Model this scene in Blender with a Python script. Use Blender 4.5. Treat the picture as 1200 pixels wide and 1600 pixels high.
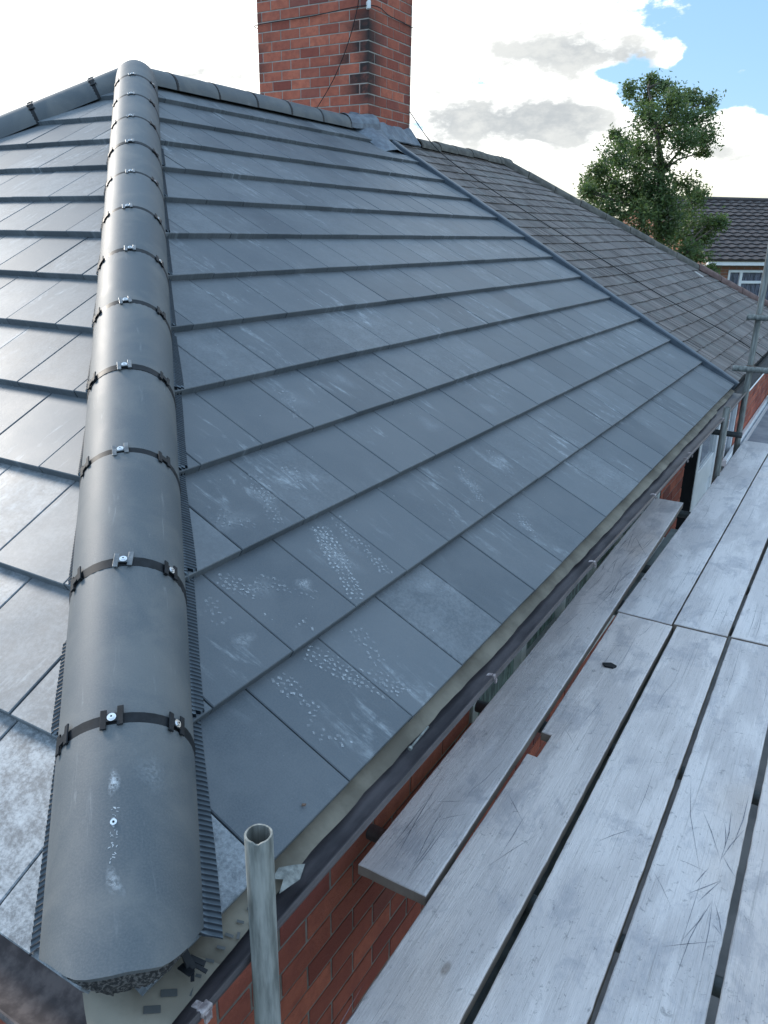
import bpy, math, random
from mathutils import Vector, Matrix
from math import sin, cos, pi, radians, sqrt, floor
C = bpy.context.scene.collection
for o in list(bpy.data.objects): bpy.data.objects.remove(o)
sc = bpy.context.scene
# ---------------------------------------------------------------- camera
cam_d = bpy.data.cameras.new('camera'); cam = bpy.data.objects.new('camera', cam_d); C.objects.link(cam)
r_, u_, f_ = Vector((0.85949, 0.51096, 0.01409)), Vector((-0.18374, 0.28311, 0.94132)), Vector((-0.47699, 0.81165, -0.33722))
m = Matrix((r_, u_, -f_)).transposed().to_4x4(); m.translation = Vector((0.83983, -0.58878, 1.23427))
cam.matrix_world = m
cam_d.sensor_fit = 'VERTICAL'; cam_d.sensor_height = 24; cam_d.lens = 1217.5/1600*24
cam_d.clip_start = 0.02; cam_d.clip_end = 2000
sc.camera = cam
# ---------------------------------------------------------------- world
SUN_AZ, SUN_EL = radians(-82), radians(25)
w = bpy.data.worlds.new("World"); sc.world = w; w.use_nodes = True
nt = w.node_tree; nt.nodes.clear()
def nd(nt, t, **k):
    n = nt.nodes.new(t)
    for a, b in k.items():
        if a.startswith('i_'):
            key = a[2:]; key = int(key) if key.isdigit() else key
            n.inputs[key].default_value = b
        else: setattr(n, a, b)
    return n
def mth(nt, op, a, b=None, c=None, clamp=False):
    n = nt.nodes.new('ShaderNodeMath'); n.operation = op; n.use_clamp = clamp
    for i, v in enumerate((a, b, c)):
        if v is None: continue
        if isinstance(v, (int, float)): n.inputs[i].default_value = v
        else: nt.links.new(v, n.inputs[i])
    return n.outputs[0]
def sstep(nt, v, a, b, lo=0., hi=1.):
    n = nt.nodes.new('ShaderNodeMapRange'); n.interpolation_type = 'SMOOTHSTEP'
    nt.links.new(v, n.inputs[0]); n.inputs[1].default_value = a; n.inputs[2].default_value = b
    n.inputs[3].default_value = lo; n.inputs[4].default_value = hi
    return n.outputs[0]
def mixc(nt, f, a, b, bt='MIX'):
    n = nt.nodes.new('ShaderNodeMix'); n.data_type = 'RGBA'; n.blend_type = bt
    for s, v in ((n.inputs[0], f), (n.inputs[6], a), (n.inputs[7], b)):
        if isinstance(v, (int, float)): s.default_value = v
        elif isinstance(v, tuple): s.default_value = (*v, 1) if len(v) == 3 else v
        else: nt.links.new(v, s)
    return n.outputs[2]
sky = nd(nt, 'ShaderNodeTexSky', sky_type='NISHITA', sun_disc=False, sun_elevation=SUN_EL, sun_rotation=SUN_AZ,
         air_density=1.0, dust_density=0.6, ozone_density=2.0)
tc = nd(nt, 'ShaderNodeTexCoord')
mp = nd(nt, 'ShaderNodeMapping'); mp.inputs['Scale'].default_value = (1, 1, 2.0)
nt.links.new(tc.outputs['Generated'], mp.inputs[0])
n1 = nd(nt, 'ShaderNodeTexNoise', i_Scale=5.0, i_Detail=9.0, i_Roughness=0.6); nt.links.new(mp.outputs[0], n1.inputs['Vector'])
n2 = nd(nt, 'ShaderNodeTexNoise', i_Scale=16.0, i_Detail=8.0, i_Roughness=0.62); nt.links.new(mp.outputs[0], n2.inputs['Vector'])
def blob(az, el, wa, we):
    """0..1 round spot of sky around a compass direction, wa wide and we high (degrees)"""
    az, el = radians(az), radians(el)
    d = Vector((sin(az)*cos(el), cos(az)*cos(el), sin(el))); rr = Vector((cos(az), -sin(az), 0)); uu = rr.cross(d)
    def dot(v):
        n = nt.nodes.new('ShaderNodeVectorMath'); n.operation = 'DOT_PRODUCT'; n.inputs[1].default_value = v
        nt.links.new(tc.outputs['Generated'], n.inputs[0]); return n.outputs['Value']
    a = mth(nt, 'POWER', mth(nt, 'DIVIDE', dot(rr), radians(wa)), 2.0)
    b = mth(nt, 'POWER', mth(nt, 'DIVIDE', dot(uu), radians(we)), 2.0)
    e = mth(nt, 'EXPONENT', mth(nt, 'MULTIPLY', mth(nt, 'ADD', a, b), -1.0))
    return mth(nt, 'MULTIPLY', e, mth(nt, 'GREATER_THAN', dot(d), 0.0))
def summ(bl):
    s = None
    for (k, *a) in bl:
        v = mth(nt, 'MULTIPLY', blob(*a), k); s = v if s is None else mth(nt, 'ADD', s, v)
    return s
nz = mth(nt, 'SUBTRACT', n1.outputs[0], 0.5); nz2 = mth(nt, 'SUBTRACT', n2.outputs[0], 0.5)
tex = mth(nt, 'ADD', mth(nt, 'MULTIPLY', nz, 2.2), mth(nt, 'MULTIPLY', nz2, 2.6))
blue = summ([(.85, -17.2, 9.5, 2.6, .5), (.7, -12.5, 7.6, 2.5, .9), (.5, -24.5, 9.2, 3, .35), (1.3, -8.2, 11.5, 7.0, 3.4), (.75, -14, 8.8, 3.5, 1.2), (.9, -5, 8.5, 6, 1.8), (.7, -28, 14, 3.0, .8), (.45, -7, 4.4, 3.0, .6), (1.0, 8, 18, 14, 10)])
puff = summ([(.5, -19, 7.5, 4, 2), (.5, -17, 10.6, 3, 1.5), (.9, -8.2, 6.3, 2.2, .9), (.85, -12.8, 10.3, .9, .9), (.75, -17.5, 8.8, 1.5, .8), (.6, -8.6, 9.4, 1.2, .25), (1.0, -12.0, 3.0, 9, 1.4)])
cm = mth(nt, 'ADD', mth(nt, 'SUBTRACT', tex, blue), puff)
# a broad veil of cloud in the west and gaps overhead and behind
sep = nd(nt, 'ShaderNodeSeparateXYZ'); nt.links.new(tc.outputs['Generated'], sep.inputs[0])
west = mth(nt, 'ADD', mth(nt, 'MULTIPLY', sep.outputs[0], -.75), mth(nt, 'MULTIPLY', sep.outputs[1], .45))
up = sstep(nt, sep.outputs[2], .3, .7, 0., .9)
cm = mth(nt, 'SUBTRACT', mth(nt, 'ADD', cm, mth(nt, 'MULTIPLY', west, .5)), up)
cover = sstep(nt, cm, -.52, -.16)
grey = summ([(1.3, -19.2, 10.8, 4.4, 1.35), (.7, -15.0, 10.3, 1.5, .8), (1.35, -25.4, 7.0, 5.6, 1.7), (1.3, -19.2, 7.0, 3.0, 1.5), (.5, -42, 9.3, 2.5, 1.2), (.4, -9, 4.6, 1.8, .6), (.5, -8.5, 6.3, .9, .5), (.35, -29.5, 5.6, 3, .8)])
gm = sstep(nt, mth(nt, 'ADD', grey, mth(nt, 'ADD', mth(nt, 'MULTIPLY', nz2, 3.4), mth(nt, 'MULTIPLY', nz, 1.4))), .22, 1.05)
near_sun = sstep(nt, west, .3, .85)
white = mixc(nt, near_sun, (5.9, 6.05, 5.8), (9.5, 9.4, 8.9))
warm = sstep(nt, sep.outputs[2], .02, .11)
white = mixc(nt, warm, (5.0, 5.0, 4.1), white)
white = mixc(nt, mth(nt, 'MULTIPLY', sstep(nt, mth(nt, 'ADD', nz, mth(nt, 'MULTIPLY', nz2, .8)), -.02, .16), mth(nt, 'SUBTRACT', 1.0, near_sun)), white, (4.1, 4.25, 4.25))
cloud = mixc(nt, mth(nt, 'MULTIPLY', gm, .95), white, mixc(nt, sstep(nt, nz2, -.12, .15), (2.4, 2.6, 2.75), (3.7, 3.8, 3.75)))
skyc = mixc(nt, .62, sky.outputs[0], (1.75, 3.25, 5.1))
col = mixc(nt, cover, skyc, cloud)
# thin bright veil overhead and to the south, which lights the roofs
hi_ = sstep(nt, sep.outputs[2], .28, .62); south = sstep(nt, sep.outputs[1], .25, -.35)
veil = mth(nt, 'MAXIMUM', hi_, south)
veilc = mixc(nt, sstep(nt, mth(nt, 'ADD', nz, nz2), -.15, .2), (2.35, 4.1, 6.3), (5.3, 6.6, 8.0))
veilc = mixc(nt, sstep(nt, sep.outputs[2], 0., -.05), veilc, (.8, .8, .7))
col = mixc(nt, veil, col, veilc)
bg = nd(nt, 'ShaderNodeBackground', i_Strength=0.1); nt.links.new(col, bg.inputs[0])
wo = nd(nt, 'ShaderNodeOutputWorld'); nt.links.new(bg.outputs[0], wo.inputs[0])
# ---------------------------------------------------------------- sun
sl = bpy.data.lights.new('sun', 'SUN'); sl.energy = 2.0; sl.angle = radians(14); sl.color = (1, .92, .82)
so = bpy.data.objects.new('sun', sl); C.objects.link(so)
sd = Vector((sin(SUN_AZ)*cos(SUN_EL), cos(SUN_AZ)*cos(SUN_EL), sin(SUN_EL)))
so.rotation_euler = sd.to_track_quat('Z', 'Y').to_euler(); so.location = (0, 0, 20)
sc.view_settings.view_transform = 'Standard'; sc.view_settings.look = 'None'; sc.view_settings.exposure = 1.12; sc.view_settings.gamma = 1
sc.render.engine = 'CYCLES'; sc.render.resolution_x = 768; sc.render.resolution_y = 1024

# ---------------------------------------------------------------- helpers
class MB:
    def __init__(s): s.v = []; s.f = []; s.mi = []; s.uv = []; s.col = []
    def add(s, vs, fs, mi=0, uv=None, col=(0, 0, 0)):
        b = len(s.v); s.v += [tuple(v) for v in vs]
        s.uv += list(uv) if uv else [(v[0], v[1]) for v in vs]
        s.col += col if isinstance(col, list) else [col]*len(vs)
        for f in fs: s.f.append([b+i for i in f]); s.mi.append(mi)
        return b
    def box(s, o, X, Y, Z, mi=0, col=(0, 0, 0), bev=0.):
        """box centred at o with half vectors X, Y, Z"""
        o, X, Y, Z = map(Vector, (o, X, Y, Z))
        if bev <= 0:
            vs = [o + X*a + Y*b + Z*c for c in (-1, 1) for a, b in ((-1, -1), (1, -1), (1, 1), (-1, 1))]
            s.add(vs, [(3, 2, 1, 0), (4, 5, 6, 7), (0, 1, 5, 4), (1, 2, 6, 5), (2, 3, 7, 6), (3, 0, 4, 7)], mi, None, col); return
        kx, ky, kz = [max(.0, 1-bev/max(a.length, 1e-6)) for a in (X, Y, Z)]
        rings = [(-1, 0), (-kz, 1), (kz, 1), (1, 0)]; vs = []
        for z, big in rings:
            a1, b1 = (1, 1) if big else (kx, ky)
            for a, b in ((-a1, -b1), (a1, -b1), (a1, b1), (-a1, b1)): vs.append(o+X*a+Y*b+Z*z)
        fs = [(3, 2, 1, 0), (12, 13, 14, 15)]
        for k in range(3):
            for i in range(4): fs.append((4*k+i, 4*k+(i+1) % 4, 4*k+4+(i+1) % 4, 4*k+4+i))
        s.add(vs, fs, mi, None, col)
    def tube(s, pts, r, n=12, mi=0, caps=True, col=(0, 0, 0), rr=None):
        pts = [Vector(q) for q in pts]; vs = []; fs = []; prev = None
        for i, q in enumerate(pts):
            d = (pts[min(i+1, len(pts)-1)]-pts[max(i-1, 0)]).normalized()
            a = prev if prev is not None else (Vector((0, 0, 1)) if abs(d.z) < .9 else Vector((1, 0, 0)))
            a = (a-d*a.dot(d)).normalized(); prev = a; b = d.cross(a); R = rr[i] if rr else r
            for k in range(n):
                t = 2*pi*k/n; vs.append(q+a*R*cos(t)+b*R*sin(t))
        for i in range(len(pts)-1):
            for k in range(n): fs.append((i*n+k, i*n+(k+1) % n, (i+1)*n+(k+1) % n, (i+1)*n+k))
        if caps: fs += [tuple(range(n))[::-1], tuple(range((len(pts)-1)*n, len(pts)*n))]
        s.add(vs, fs, mi, None, col)
    def prism(s, poly, z0, z1, mi=0, col=(0, 0, 0)):
        n = len(poly); vs = [(x, y, z0) for x, y in poly]+[(x, y, z1) for x, y in poly]
        s.add(vs, [tuple(range(n))[::-1], tuple(range(n, 2*n))]+[(i, (i+1) % n, n+(i+1) % n, n+i) for i in range(n)], mi, None, col)
    def build(s, name, mats, parent=None, smooth=False, origin=None):
        me = bpy.data.meshes.new(name)
        o0 = Vector(origin) if origin is not None else Vector((0, 0, 0))
        me.from_pydata([tuple(Vector(v)-o0) for v in s.v], [], s.f)
        if not isinstance(mats, (list, tuple)): mats = [mats]
        for mm in mats: me.materials.append(mm)
        me.polygons.foreach_set('material_index', s.mi)
        uvl = me.uv_layers.new(name='UVMap')
        idx = [0]*len(me.loops); me.loops.foreach_get('vertex_index', idx)
        fl = []
        for i in idx: fl += [s.uv[i][0], s.uv[i][1]]
        uvl.data.foreach_set('uv', fl)
        ca = me.color_attributes.new('tone', 'FLOAT_COLOR', 'POINT'); fl = []
        for c in s.col: fl += [c[0], c[1], c[2], 1]
        ca.data.foreach_set('color', fl)
        if smooth: me.polygons.foreach_set('use_smooth', [True]*len(me.polygons))
        me.update(); me.validate()
        o = bpy.data.objects.new(name, me); C.objects.link(o)
        if origin is not None: o.location = o0
        if parent is not None:
            o.parent = parent
            if origin is not None: o.location = o0-parent.matrix_world.translation if parent.type != 'EMPTY' else o0-Vector(parent.location)
            else: o.location = -Vector(world_loc(parent))
        return o
def world_loc(o):
    v = Vector(o.location)
    while o.parent: o = o.parent; v += Vector(o.location)
    return v
def tag(o, label=None, cat=None, group=None, kind=None):
    for k, v in (('label', label), ('category', cat), ('group', group), ('kind', kind)):
        if v: o[k] = v
    return o
def thing(name, loc, label, cat, group=None):
    o = bpy.data.objects.new(name, None); C.objects.link(o); o.location = loc; o.empty_display_size = .1
    return tag(o, label, cat, group)
def smooth_angle(o, ang=35):
    me = o.data; me.polygons.foreach_set('use_smooth', [True]*len(me.polygons))
    try: me.set_sharp_from_angle(angle=radians(ang))
    except Exception: pass

# ---------------------------------------------------------------- materials
def mat(name, base=(.5, .5, .5), rough=.7, metal=0., spec=.5):
    mt = bpy.data.materials.new(name); mt.use_nodes = True; n = mt.node_tree; b = n.nodes['Principled BSDF']
    b.inputs['Base Color'].default_value = (*base, 1); b.inputs['Roughness'].default_value = rough
    b.inputs['Metallic'].default_value = metal; b.inputs['Specular IOR Level'].default_value = spec
    return mt, n, b
def coords(n, kind='Object', scale=(1, 1, 1), rot=(0, 0, 0)):
    t = n.nodes.new('ShaderNodeTexCoord'); mm = n.nodes.new('ShaderNodeMapping')
    mm.inputs['Scale'].default_value = scale; mm.inputs['Rotation'].default_value = rot
    n.links.new(t.outputs[kind], mm.inputs[0]); return mm.outputs[0]
def noise(n, vec, s, d=5, r=.55, dist=0.):
    t = n.nodes.new('ShaderNodeTexNoise'); t.inputs['Scale'].default_value = s; t.inputs['Detail'].default_value = d
    t.inputs['Roughness'].default_value = r; t.inputs['Distortion'].default_value = dist
    n.links.new(vec, t.inputs['Vector']); return t.outputs[0]
def bump(n, b, h, st=.3, dist=.002):
    t = n.nodes.new('ShaderNodeBump'); t.inputs['Strength'].default_value = st; t.inputs['Distance'].default_value = dist
    n.links.new(h, t.inputs['Height']); n.links.new(t.outputs[0], b.inputs['Normal'])
def attr(n):
    t = n.nodes.new('ShaderNodeAttribute'); t.attribute_name = 'tone'
    s = n.nodes.new('ShaderNodeSeparateColor'); n.links.new(t.outputs['Color'], s.inputs[0]); return s.outputs
def simple(name, c1, c2, s=8., rough=.7, metal=0., st=.15, bd=.001, ks=(1, 1, 1), spec=.5, d=6, lo=.35, hi=.65):
    mt, n, b = mat(name, c1, rough, metal, spec); v = coords(n, 'Object', ks); f = noise(n, v, s, d, .6)
    n.links.new(mixc(n, sstep(n, f, lo, hi), c1, c2), b.inputs['Base Color'])
    h = noise(n, v, s*9, 4, .6); bump(n, b, h, st, bd)
    n.links.new(mth(n, 'ADD', mth(n, 'MULTIPLY', f, .25), rough-.12), b.inputs['Roughness'])
    return mt
def tile_mat():
    mt, n, b = mat('concrete_tile', (.08, .09, .1), .5)
    a = attr(n); uv = coords(n, 'UV')
    base = mixc(n, a[0], (.043, .060, .078), (.098, .118, .138))
    big = noise(n, uv, 2.6, 5, .6); fine = noise(n, uv, 220, 3, .7)
    base = mixc(n, sstep(n, big, .35, .65, 0., .5), base, (.125, .138, .152))
    base = mixc(n, sstep(n, fine, .25, .8, 0., .35), base, (.16, .165, .17))
    # pale scuffs dragged down the slope: walked-in dust
    mm = n.nodes.new('ShaderNodeMapping'); mm.inputs['Scale'].default_value = (9, 2.2, 1); mm.inputs['Rotation'].default_value = (0, 0, .25)
    n.links.new(uv, mm.inputs[0])
    s1 = noise(n, mm.outputs[0], 2.2, 8, .68, .6); s2 = noise(n, uv, 1.6, 3, .5)
    ofs = n.nodes.new('ShaderNodeMapping'); ofs.inputs['Location'].default_value = (7.3, 2.1, 0); n.links.new(uv, ofs.inputs[0])
    s3 = noise(n, ofs.outputs[0], 30, 7, .7)
    sc1 = mth(n, 'MULTIPLY', sstep(n, s1, .51, .70), sstep(n, s2, .46, .62))
    sc1 = mth(n, 'MULTIPLY', sc1, sstep(n, s3, .3, .62))
    base = mixc(n, mth(n, 'MULTIPLY', sc1, .60), base, (.42, .46, .49))
    sp = noise(n, uv, 55, 2, .5); base = mixc(n, sstep(n, sp, .74, .79, 0., .55), base, (.5, .52, .55))
    # lime bloom, strong on a few tiles
    bl = mth(n, 'ADD', mth(n, 'MULTIPLY', noise(n, uv, 9, 10, .8), .55), mth(n, 'MULTIPLY', noise(n, uv, 75, 6, .75), .45))
    base = mixc(n, mth(n, 'MULTIPLY', a[1], sstep(n, bl, .40, .62)), base, (.40, .43, .46))
    n.links.new(base, b.inputs['Base Color'])
    n.links.new(mth(n, 'ADD', mth(n, 'MULTIPLY', big, .22), .44), b.inputs['Roughness'])
    h = mth(n, 'ADD', fine, mth(n, 'MULTIPLY', noise(n, uv, 40, 4, .6), 1.2)); bump(n, b, h, .22, .0012)
    return mt
def cap_mat():
    mt, n, b = mat('cap_concrete', (.1, .1, .1), .45)
    a = attr(n); v = coords(n, 'UV')
    base = mixc(n, a[0], (.062, .077, .090), (.092, .106, .118))
    big = noise(n, v, 5, 6, .6, .5); fine = noise(n, v, 260, 3, .7)
    base = mixc(n, sstep(n, big, .38, .68, 0., .6), base, (.165, .165, .16))
    mm = n.nodes.new('ShaderNodeMapping'); mm.inputs['Scale'].default_value = (18, 2.5, 1); mm.inputs['Rotation'].default_value = (0, 0, -.35); n.links.new(v, mm.inputs[0])
    s1 = noise(n, mm.outputs[0], 2., 8, .7, 1.0)
    base = mixc(n, sstep(n, s1, .60, .80, 0., .4), base, (.42, .43, .44))
    base = mixc(n, sstep(n, fine, .3, .8, 0., .3), base, (.2, .2, .2))
    n.links.new(base, b.inputs['Base Color'])
    n.links.new(mth(n, 'ADD', mth(n, 'MULTIPLY', big, .22), .50), b.inputs['Roughness'])
    bump(n, b, mth(n, 'ADD', fine, noise(n, v, 60, 4, .6)), .2, .001)
    return mt
def board_mat():
    mt, n, b = mat('weathered_board', (.45, .45, .45), .75)
    a = attr(n); v = coords(n, 'Object')
    off = n.nodes.new('ShaderNodeCombineXYZ'); n.links.new(mth(n, 'MULTIPLY', a[1], 40), off.inputs[0]); n.links.new(mth(n, 'MULTIPLY', a[1], 23), off.inputs[1])
    va = n.nodes.new('ShaderNodeVectorMath'); va.operation = 'ADD'; n.links.new(v, va.inputs[0]); n.links.new(off.outputs[0], va.inputs[1])
    def st(x, y, z=1.):
        mm = n.nodes.new('ShaderNodeMapping'); mm.inputs['Scale'].default_value = (x, y, z); n.links.new(va.outputs[0], mm.inputs[0]); return mm.outputs[0]
    grain = noise(n, st(70, 1.3), 1.5, 10, .75, .8); fineg = noise(n, st(260, 5), 1.4, 6, .7, .5); broad = noise(n, st(5, 1.1), 1.3, 5, .6, .4)
    spots = noise(n, st(1, .8), 38, 8, .75, .8); blot = noise(n, st(1, .6), 7, 9, .72, .5); spat = noise(n, st(1, 1), 120, 3, .6)
    base = mixc(n, a[0], (.47, .445, .45), (.60, .57, .57))
    base = mixc(n, sstep(n, broad, .42, .58, 0., .8), base, (.70, .665, .66))
    base = mixc(n, sstep(n, blot, .5, .64, 0., .55), base, (.35, .35, .385))
    base = mixc(n, sstep(n, grain, .54, .68, 0., .45), base, (.25, .24, .235))
    base = mixc(n, sstep(n, fineg, .54, .72, 0., .45), base, (.20, .195, .19))
    base = mixc(n, sstep(n, spots, .58, .66, 0., .55), base, (.19, .19, .20))
    base = mixc(n, sstep(n, spat, .66, .72, 0., .5), base, (.12, .12, .13))
    vo = n.nodes.new('ShaderNodeTexVoronoi'); vo.inputs['Scale'].default_value = 2.6; n.links.new(st(1.5, .7), vo.inputs['Vector'])
    kn = vo.outputs['Distance']; base = mixc(n, sstep(n, kn, .035, .06, .6, 0.), base, (.16, .13, .11))
    base = mixc(n, mth(n, 'MULTIPLY', a[1], .8), base, mixc(n, 1., base, (1., .915, .85), 'MULTIPLY'))
    warm = noise(n, st(2.2, .8), 1.1, 3, .5); base = mixc(n, sstep(n, warm, .56, .72, 0., .35), base, (.58, .46, .38))
    # end and side grain: browner
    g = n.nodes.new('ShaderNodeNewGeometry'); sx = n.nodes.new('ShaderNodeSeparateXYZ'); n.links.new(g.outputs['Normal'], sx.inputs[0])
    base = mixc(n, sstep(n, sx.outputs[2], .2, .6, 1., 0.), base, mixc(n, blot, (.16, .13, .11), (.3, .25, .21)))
    n.links.new(base, b.inputs['Base Color'])
    bump(n, b, mth(n, 'ADD', mth(n, 'MULTIPLY', grain, -1.0), mth(n, 'MULTIPLY', fineg, -.8)), .8, .004)
    b.inputs['Specular IOR Level'].default_value = .25; b.inputs['Roughness'].default_value = .85
    return mt
def brick_mat(soot=True):
    mt, n, b = mat('brick', (.3, .1, .06), .85)
    a = attr(n); v = coords(n, 'Object')
    base = mixc(n, a[0], (.23, .052, .036), (.56, .165, .095))
    base = mixc(n, sstep(n, a[2], .84, 1., 0., .65), base, (.13, .05, .05))
    f = noise(n, v, 16, 6, .65); base = mixc(n, sstep(n, f, .35, .7, 0., .45), base, (.2, .045, .035))
    f2 = noise(n, v, 90, 4, .7); base = mixc(n, sstep(n, f2, .6, .8, 0., .5), base, (.09, .04, .035))
    so_ = mth(n, 'MULTIPLY', a[1], sstep(n, noise(n, v, 9, 5, .6), .22, .55, .45, 1.))
    base = mixc(n, mth(n, 'MINIMUM', so_, .96), base, (.018, .017, .018))
    n.links.new(base, b.inputs['Base Color']); bump(n, b, mth(n, 'ADD', f, mth(n, 'MULTIPLY', f2, 1.5)), .7, .006)
    return mt
def leaf_mat():
    mt, n, b = mat('leaf', (.05, .1, .04), .5); a = attr(n)
    c = mixc(n, a[0], (.030, .068, .025), (.125, .185, .07)); n.links.new(c, b.inputs['Base Color'])
    tr = n.nodes.new('ShaderNodeBsdfTranslucent'); n.links.new(mixc(n, .5, c, (.16, .25, .06)), tr.inputs[0])
    ms = n.nodes.new('ShaderNodeMixShader'); ms.inputs[0].default_value = .42
    n.links.new(b.outputs[0], ms.inputs[1]); n.links.new(tr.outputs[0], ms.inputs[2]); n.links.new(ms.outputs[0], n.nodes['Material Output'].inputs[0])
    return mt
def old_tile_mat():
    mt, n, b = mat('old_plain_tile', (.1, .1, .1), .8); a = attr(n); uv = coords(n, 'UV')
    base = mixc(n, a[0], (.072, .061, .058), (.175, .150, .142))
    base = mixc(n, sstep(n, a[2], .85, 1, 0., .6), base, (.17, .145, .13))
    f = noise(n, uv, 3, 5, .6); base = mixc(n, sstep(n, f, .45, .7, 0., .5), base, (.16, .165, .16))
    f2 = noise(n, uv, 60, 5, .7); base = mixc(n, sstep(n, f2, .5, .8, 0., .5), base, (.24, .23, .22))
    mm = n.nodes.new('ShaderNodeMapping'); mm.inputs['Scale'].default_value = (34, 2, 1); n.links.new(uv, mm.inputs[0])
    f3 = noise(n, mm.outputs[0], 1.5, 5, .6); base = mixc(n, sstep(n, f3, .5, .75, 0., .35), base, (.045, .045, .045))
    n.links.new(base, b.inputs['Base Color']); bump(n, b, f2, .4, .003); return mt
def dust_mat():
    mt, n, b = mat('chalk_dust', (.5, .53, .56), .9); v = coords(n, 'Object'); a = attr(n)
    f = noise(n, v, 130, 4, .7)
    tr = n.nodes.new('ShaderNodeBsdfTransparent'); ms = n.nodes.new('ShaderNodeMixShader')
    n.links.new(mth(n, 'MULTIPLY', a[0], sstep(n, f, .35, .62)), ms.inputs[0]); n.links.new(tr.outputs[0], ms.inputs[1]); n.links.new(b.outputs[0], ms.inputs[2])
    n.links.new(ms.outputs[0], n.nodes['Material Output'].inputs[0]); return mt
TILE, CAP, BOARD, BRICK, LEAF, OLDT, DUST = tile_mat(), cap_mat(), board_mat(), brick_mat(), leaf_mat(), old_tile_mat(), dust_mat()
MORTAR = simple('mortar', (.30, .28, .25), (.42, .39, .35), 12, .9, st=.5)
MORTAR_D = simple('mortar_dark', (.17, .15, .13), (.27, .245, .22), 12, .9, st=.5)
UNDER = simple('underlay_dark', (.02, .02, .022), (.03, .03, .03))
CLIP = simple('clip_dark_plastic', (.007, .008, .010), (.016, .018, .022), 40, .5, spec=.25)
SHINY = mat('bright_steel', (.75, .76, .78), .28, 1.)[0]
STEELCLIP = simple('clip_steel', (.10, .11, .12), (.2, .21, .22), 40, .38, .6)
COMB = simple('comb_black', (.034, .052, .075), (.055, .078, .105), 40, .38)
GUT = simple('gutter_brown', (.052, .047, .053), (.10, .088, .095), 9, .42, st=.3, ks=(1, .5, 1))
GUTL = simple('gutter_brown_dusty', (.060, .050, .052), (.14, .118, .116), 26, .9, st=.3)
FELT = simple('eaves_felt', (.135, .118, .09), (.235, .21, .165), 6, .75, st=.25)
LEAD = simple('lead', (.085, .105, .135), (.16, .19, .225), 14, .55, .0, st=.5, bd=.004)
TRIM = simple('verge_trim', (.045, .062, .082), (.075, .095, .12), 6, .45)
GALV = simple('galvanised_steel', (.085, .093, .088), (.27, .28, .265), 50, .6, .15, st=.5, ks=(1, 1, .12), lo=.3, hi=.7)
GALV_D = simple('dark_galvanised', (.06, .07, .075), (.11, .125, .13), 16, .5, .4, st=.3)
RUST = simple('rusty_fitting', (.12, .06, .035), (.22, .17, .14), 30, .6, .4)
WHITE = simple('white_upvc', (.72, .74, .76), (.8, .81, .82), 5, .35, st=.05)
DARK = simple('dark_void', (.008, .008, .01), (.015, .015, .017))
PINK = simple('paint_spattered_bracket', (.14, .11, .115), (.42, .37, .37), 45, .6, st=.5)
GRIT = simple('mortar_bed', (.03, .03, .032), (.16, .155, .15), 160, .9, st=.9, bd=.004, lo=.45, hi=.6)
PEDGE = simple('scratch_dark', (.10, .10, .115), (.24, .24, .26), 60, .8)
RIDGE_OLD = simple('old_ridge', (.065, .062, .055), (.13, .122, .108), 10, .85, st=.4)
RIDGE_RED = simple('red_ridge', (.10, .06, .055), (.17, .11, .098), 10, .85, st=.4)
def glass_mat(name, c, rough=.06):
    mt, n, b = mat(name, c, rough, 0., .9); v = coords(n, 'Object', (14, 14, 2.))
    f = noise(n, v, 2.5, 4, .6, .6); n.links.new(mixc(n, sstep(n, f, .4, .62), c, tuple(x*2.6+.02 for x in c)), b.inputs['Base Color']); return mt
GLASS = glass_mat('curtained_glass', (.045, .05, .075)); GLASS_G = glass_mat('green_glass', (.10, .15, .135)); GLASS_D = glass_mat('dark_glass', (.09, .10, .12))

# ---------------------------------------------------------------- ground (setting)
g_ = MB(); g_.add([(-600, -600, -2.75), (600, -600, -2.75), (600, 600, -2.75), (-600, 600, -2.75)], [(0, 1, 2, 3)])
tag(g_.build('ground', simple('grass_ground', (.045, .07, .03), (.08, .09, .045), 1.5, .9, d=9)), kind='structure')
g_ = MB(); g_.box((1.6, 4.0, -2.73), (1.8, 0, 0), (0, 8, 0), (0, 0, .012))
tag(g_.build('path', simple('concrete_path', (.10, .10, .10), (.16, .155, .15), 3, .9, d=8)), kind='structure')

# ---------------------------------------------------------------- roof geometry
G = .345; TH = 0.52963997; CT, ST, TT = cos(TH), sin(TH), math.tan(TH)
L = 7.0178; W = .31247; VR = 12.9*G; RX = VR*CT; VN = 12.72*G; RN = VN*CT
def S(u, v, h=0.): return Vector((-v*CT+h*ST, u, v*ST+h*CT))            # right-hand slope, u along the eaves, v up the slope
def F(u, v, h=0.): return Vector((-u, v*CT-h*ST, v*ST+h*CT))            # hip end
def Bk(u, v, h=0.): q = S(u, v, h); return Vector((-2*RX-q.x, q.y, q.z))  # back slope
def clip(poly, a, b, c):
    """keep a*u+b*v >= c"""
    out = []; n = len(poly)
    for i in range(n):
        p, q = poly[i], poly[(i+1) % n]; dp = a*p[0]+b*p[1]-c; dq = a*q[0]+b*q[1]-c
        if dp >= 0: out.append(p)
        if (dp < 0) != (dq < 0):
            t = dp/(dp-dq); out.append((p[0]+(q[0]-p[0])*t, p[1]+(q[1]-p[1])*t))
    return out
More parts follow.
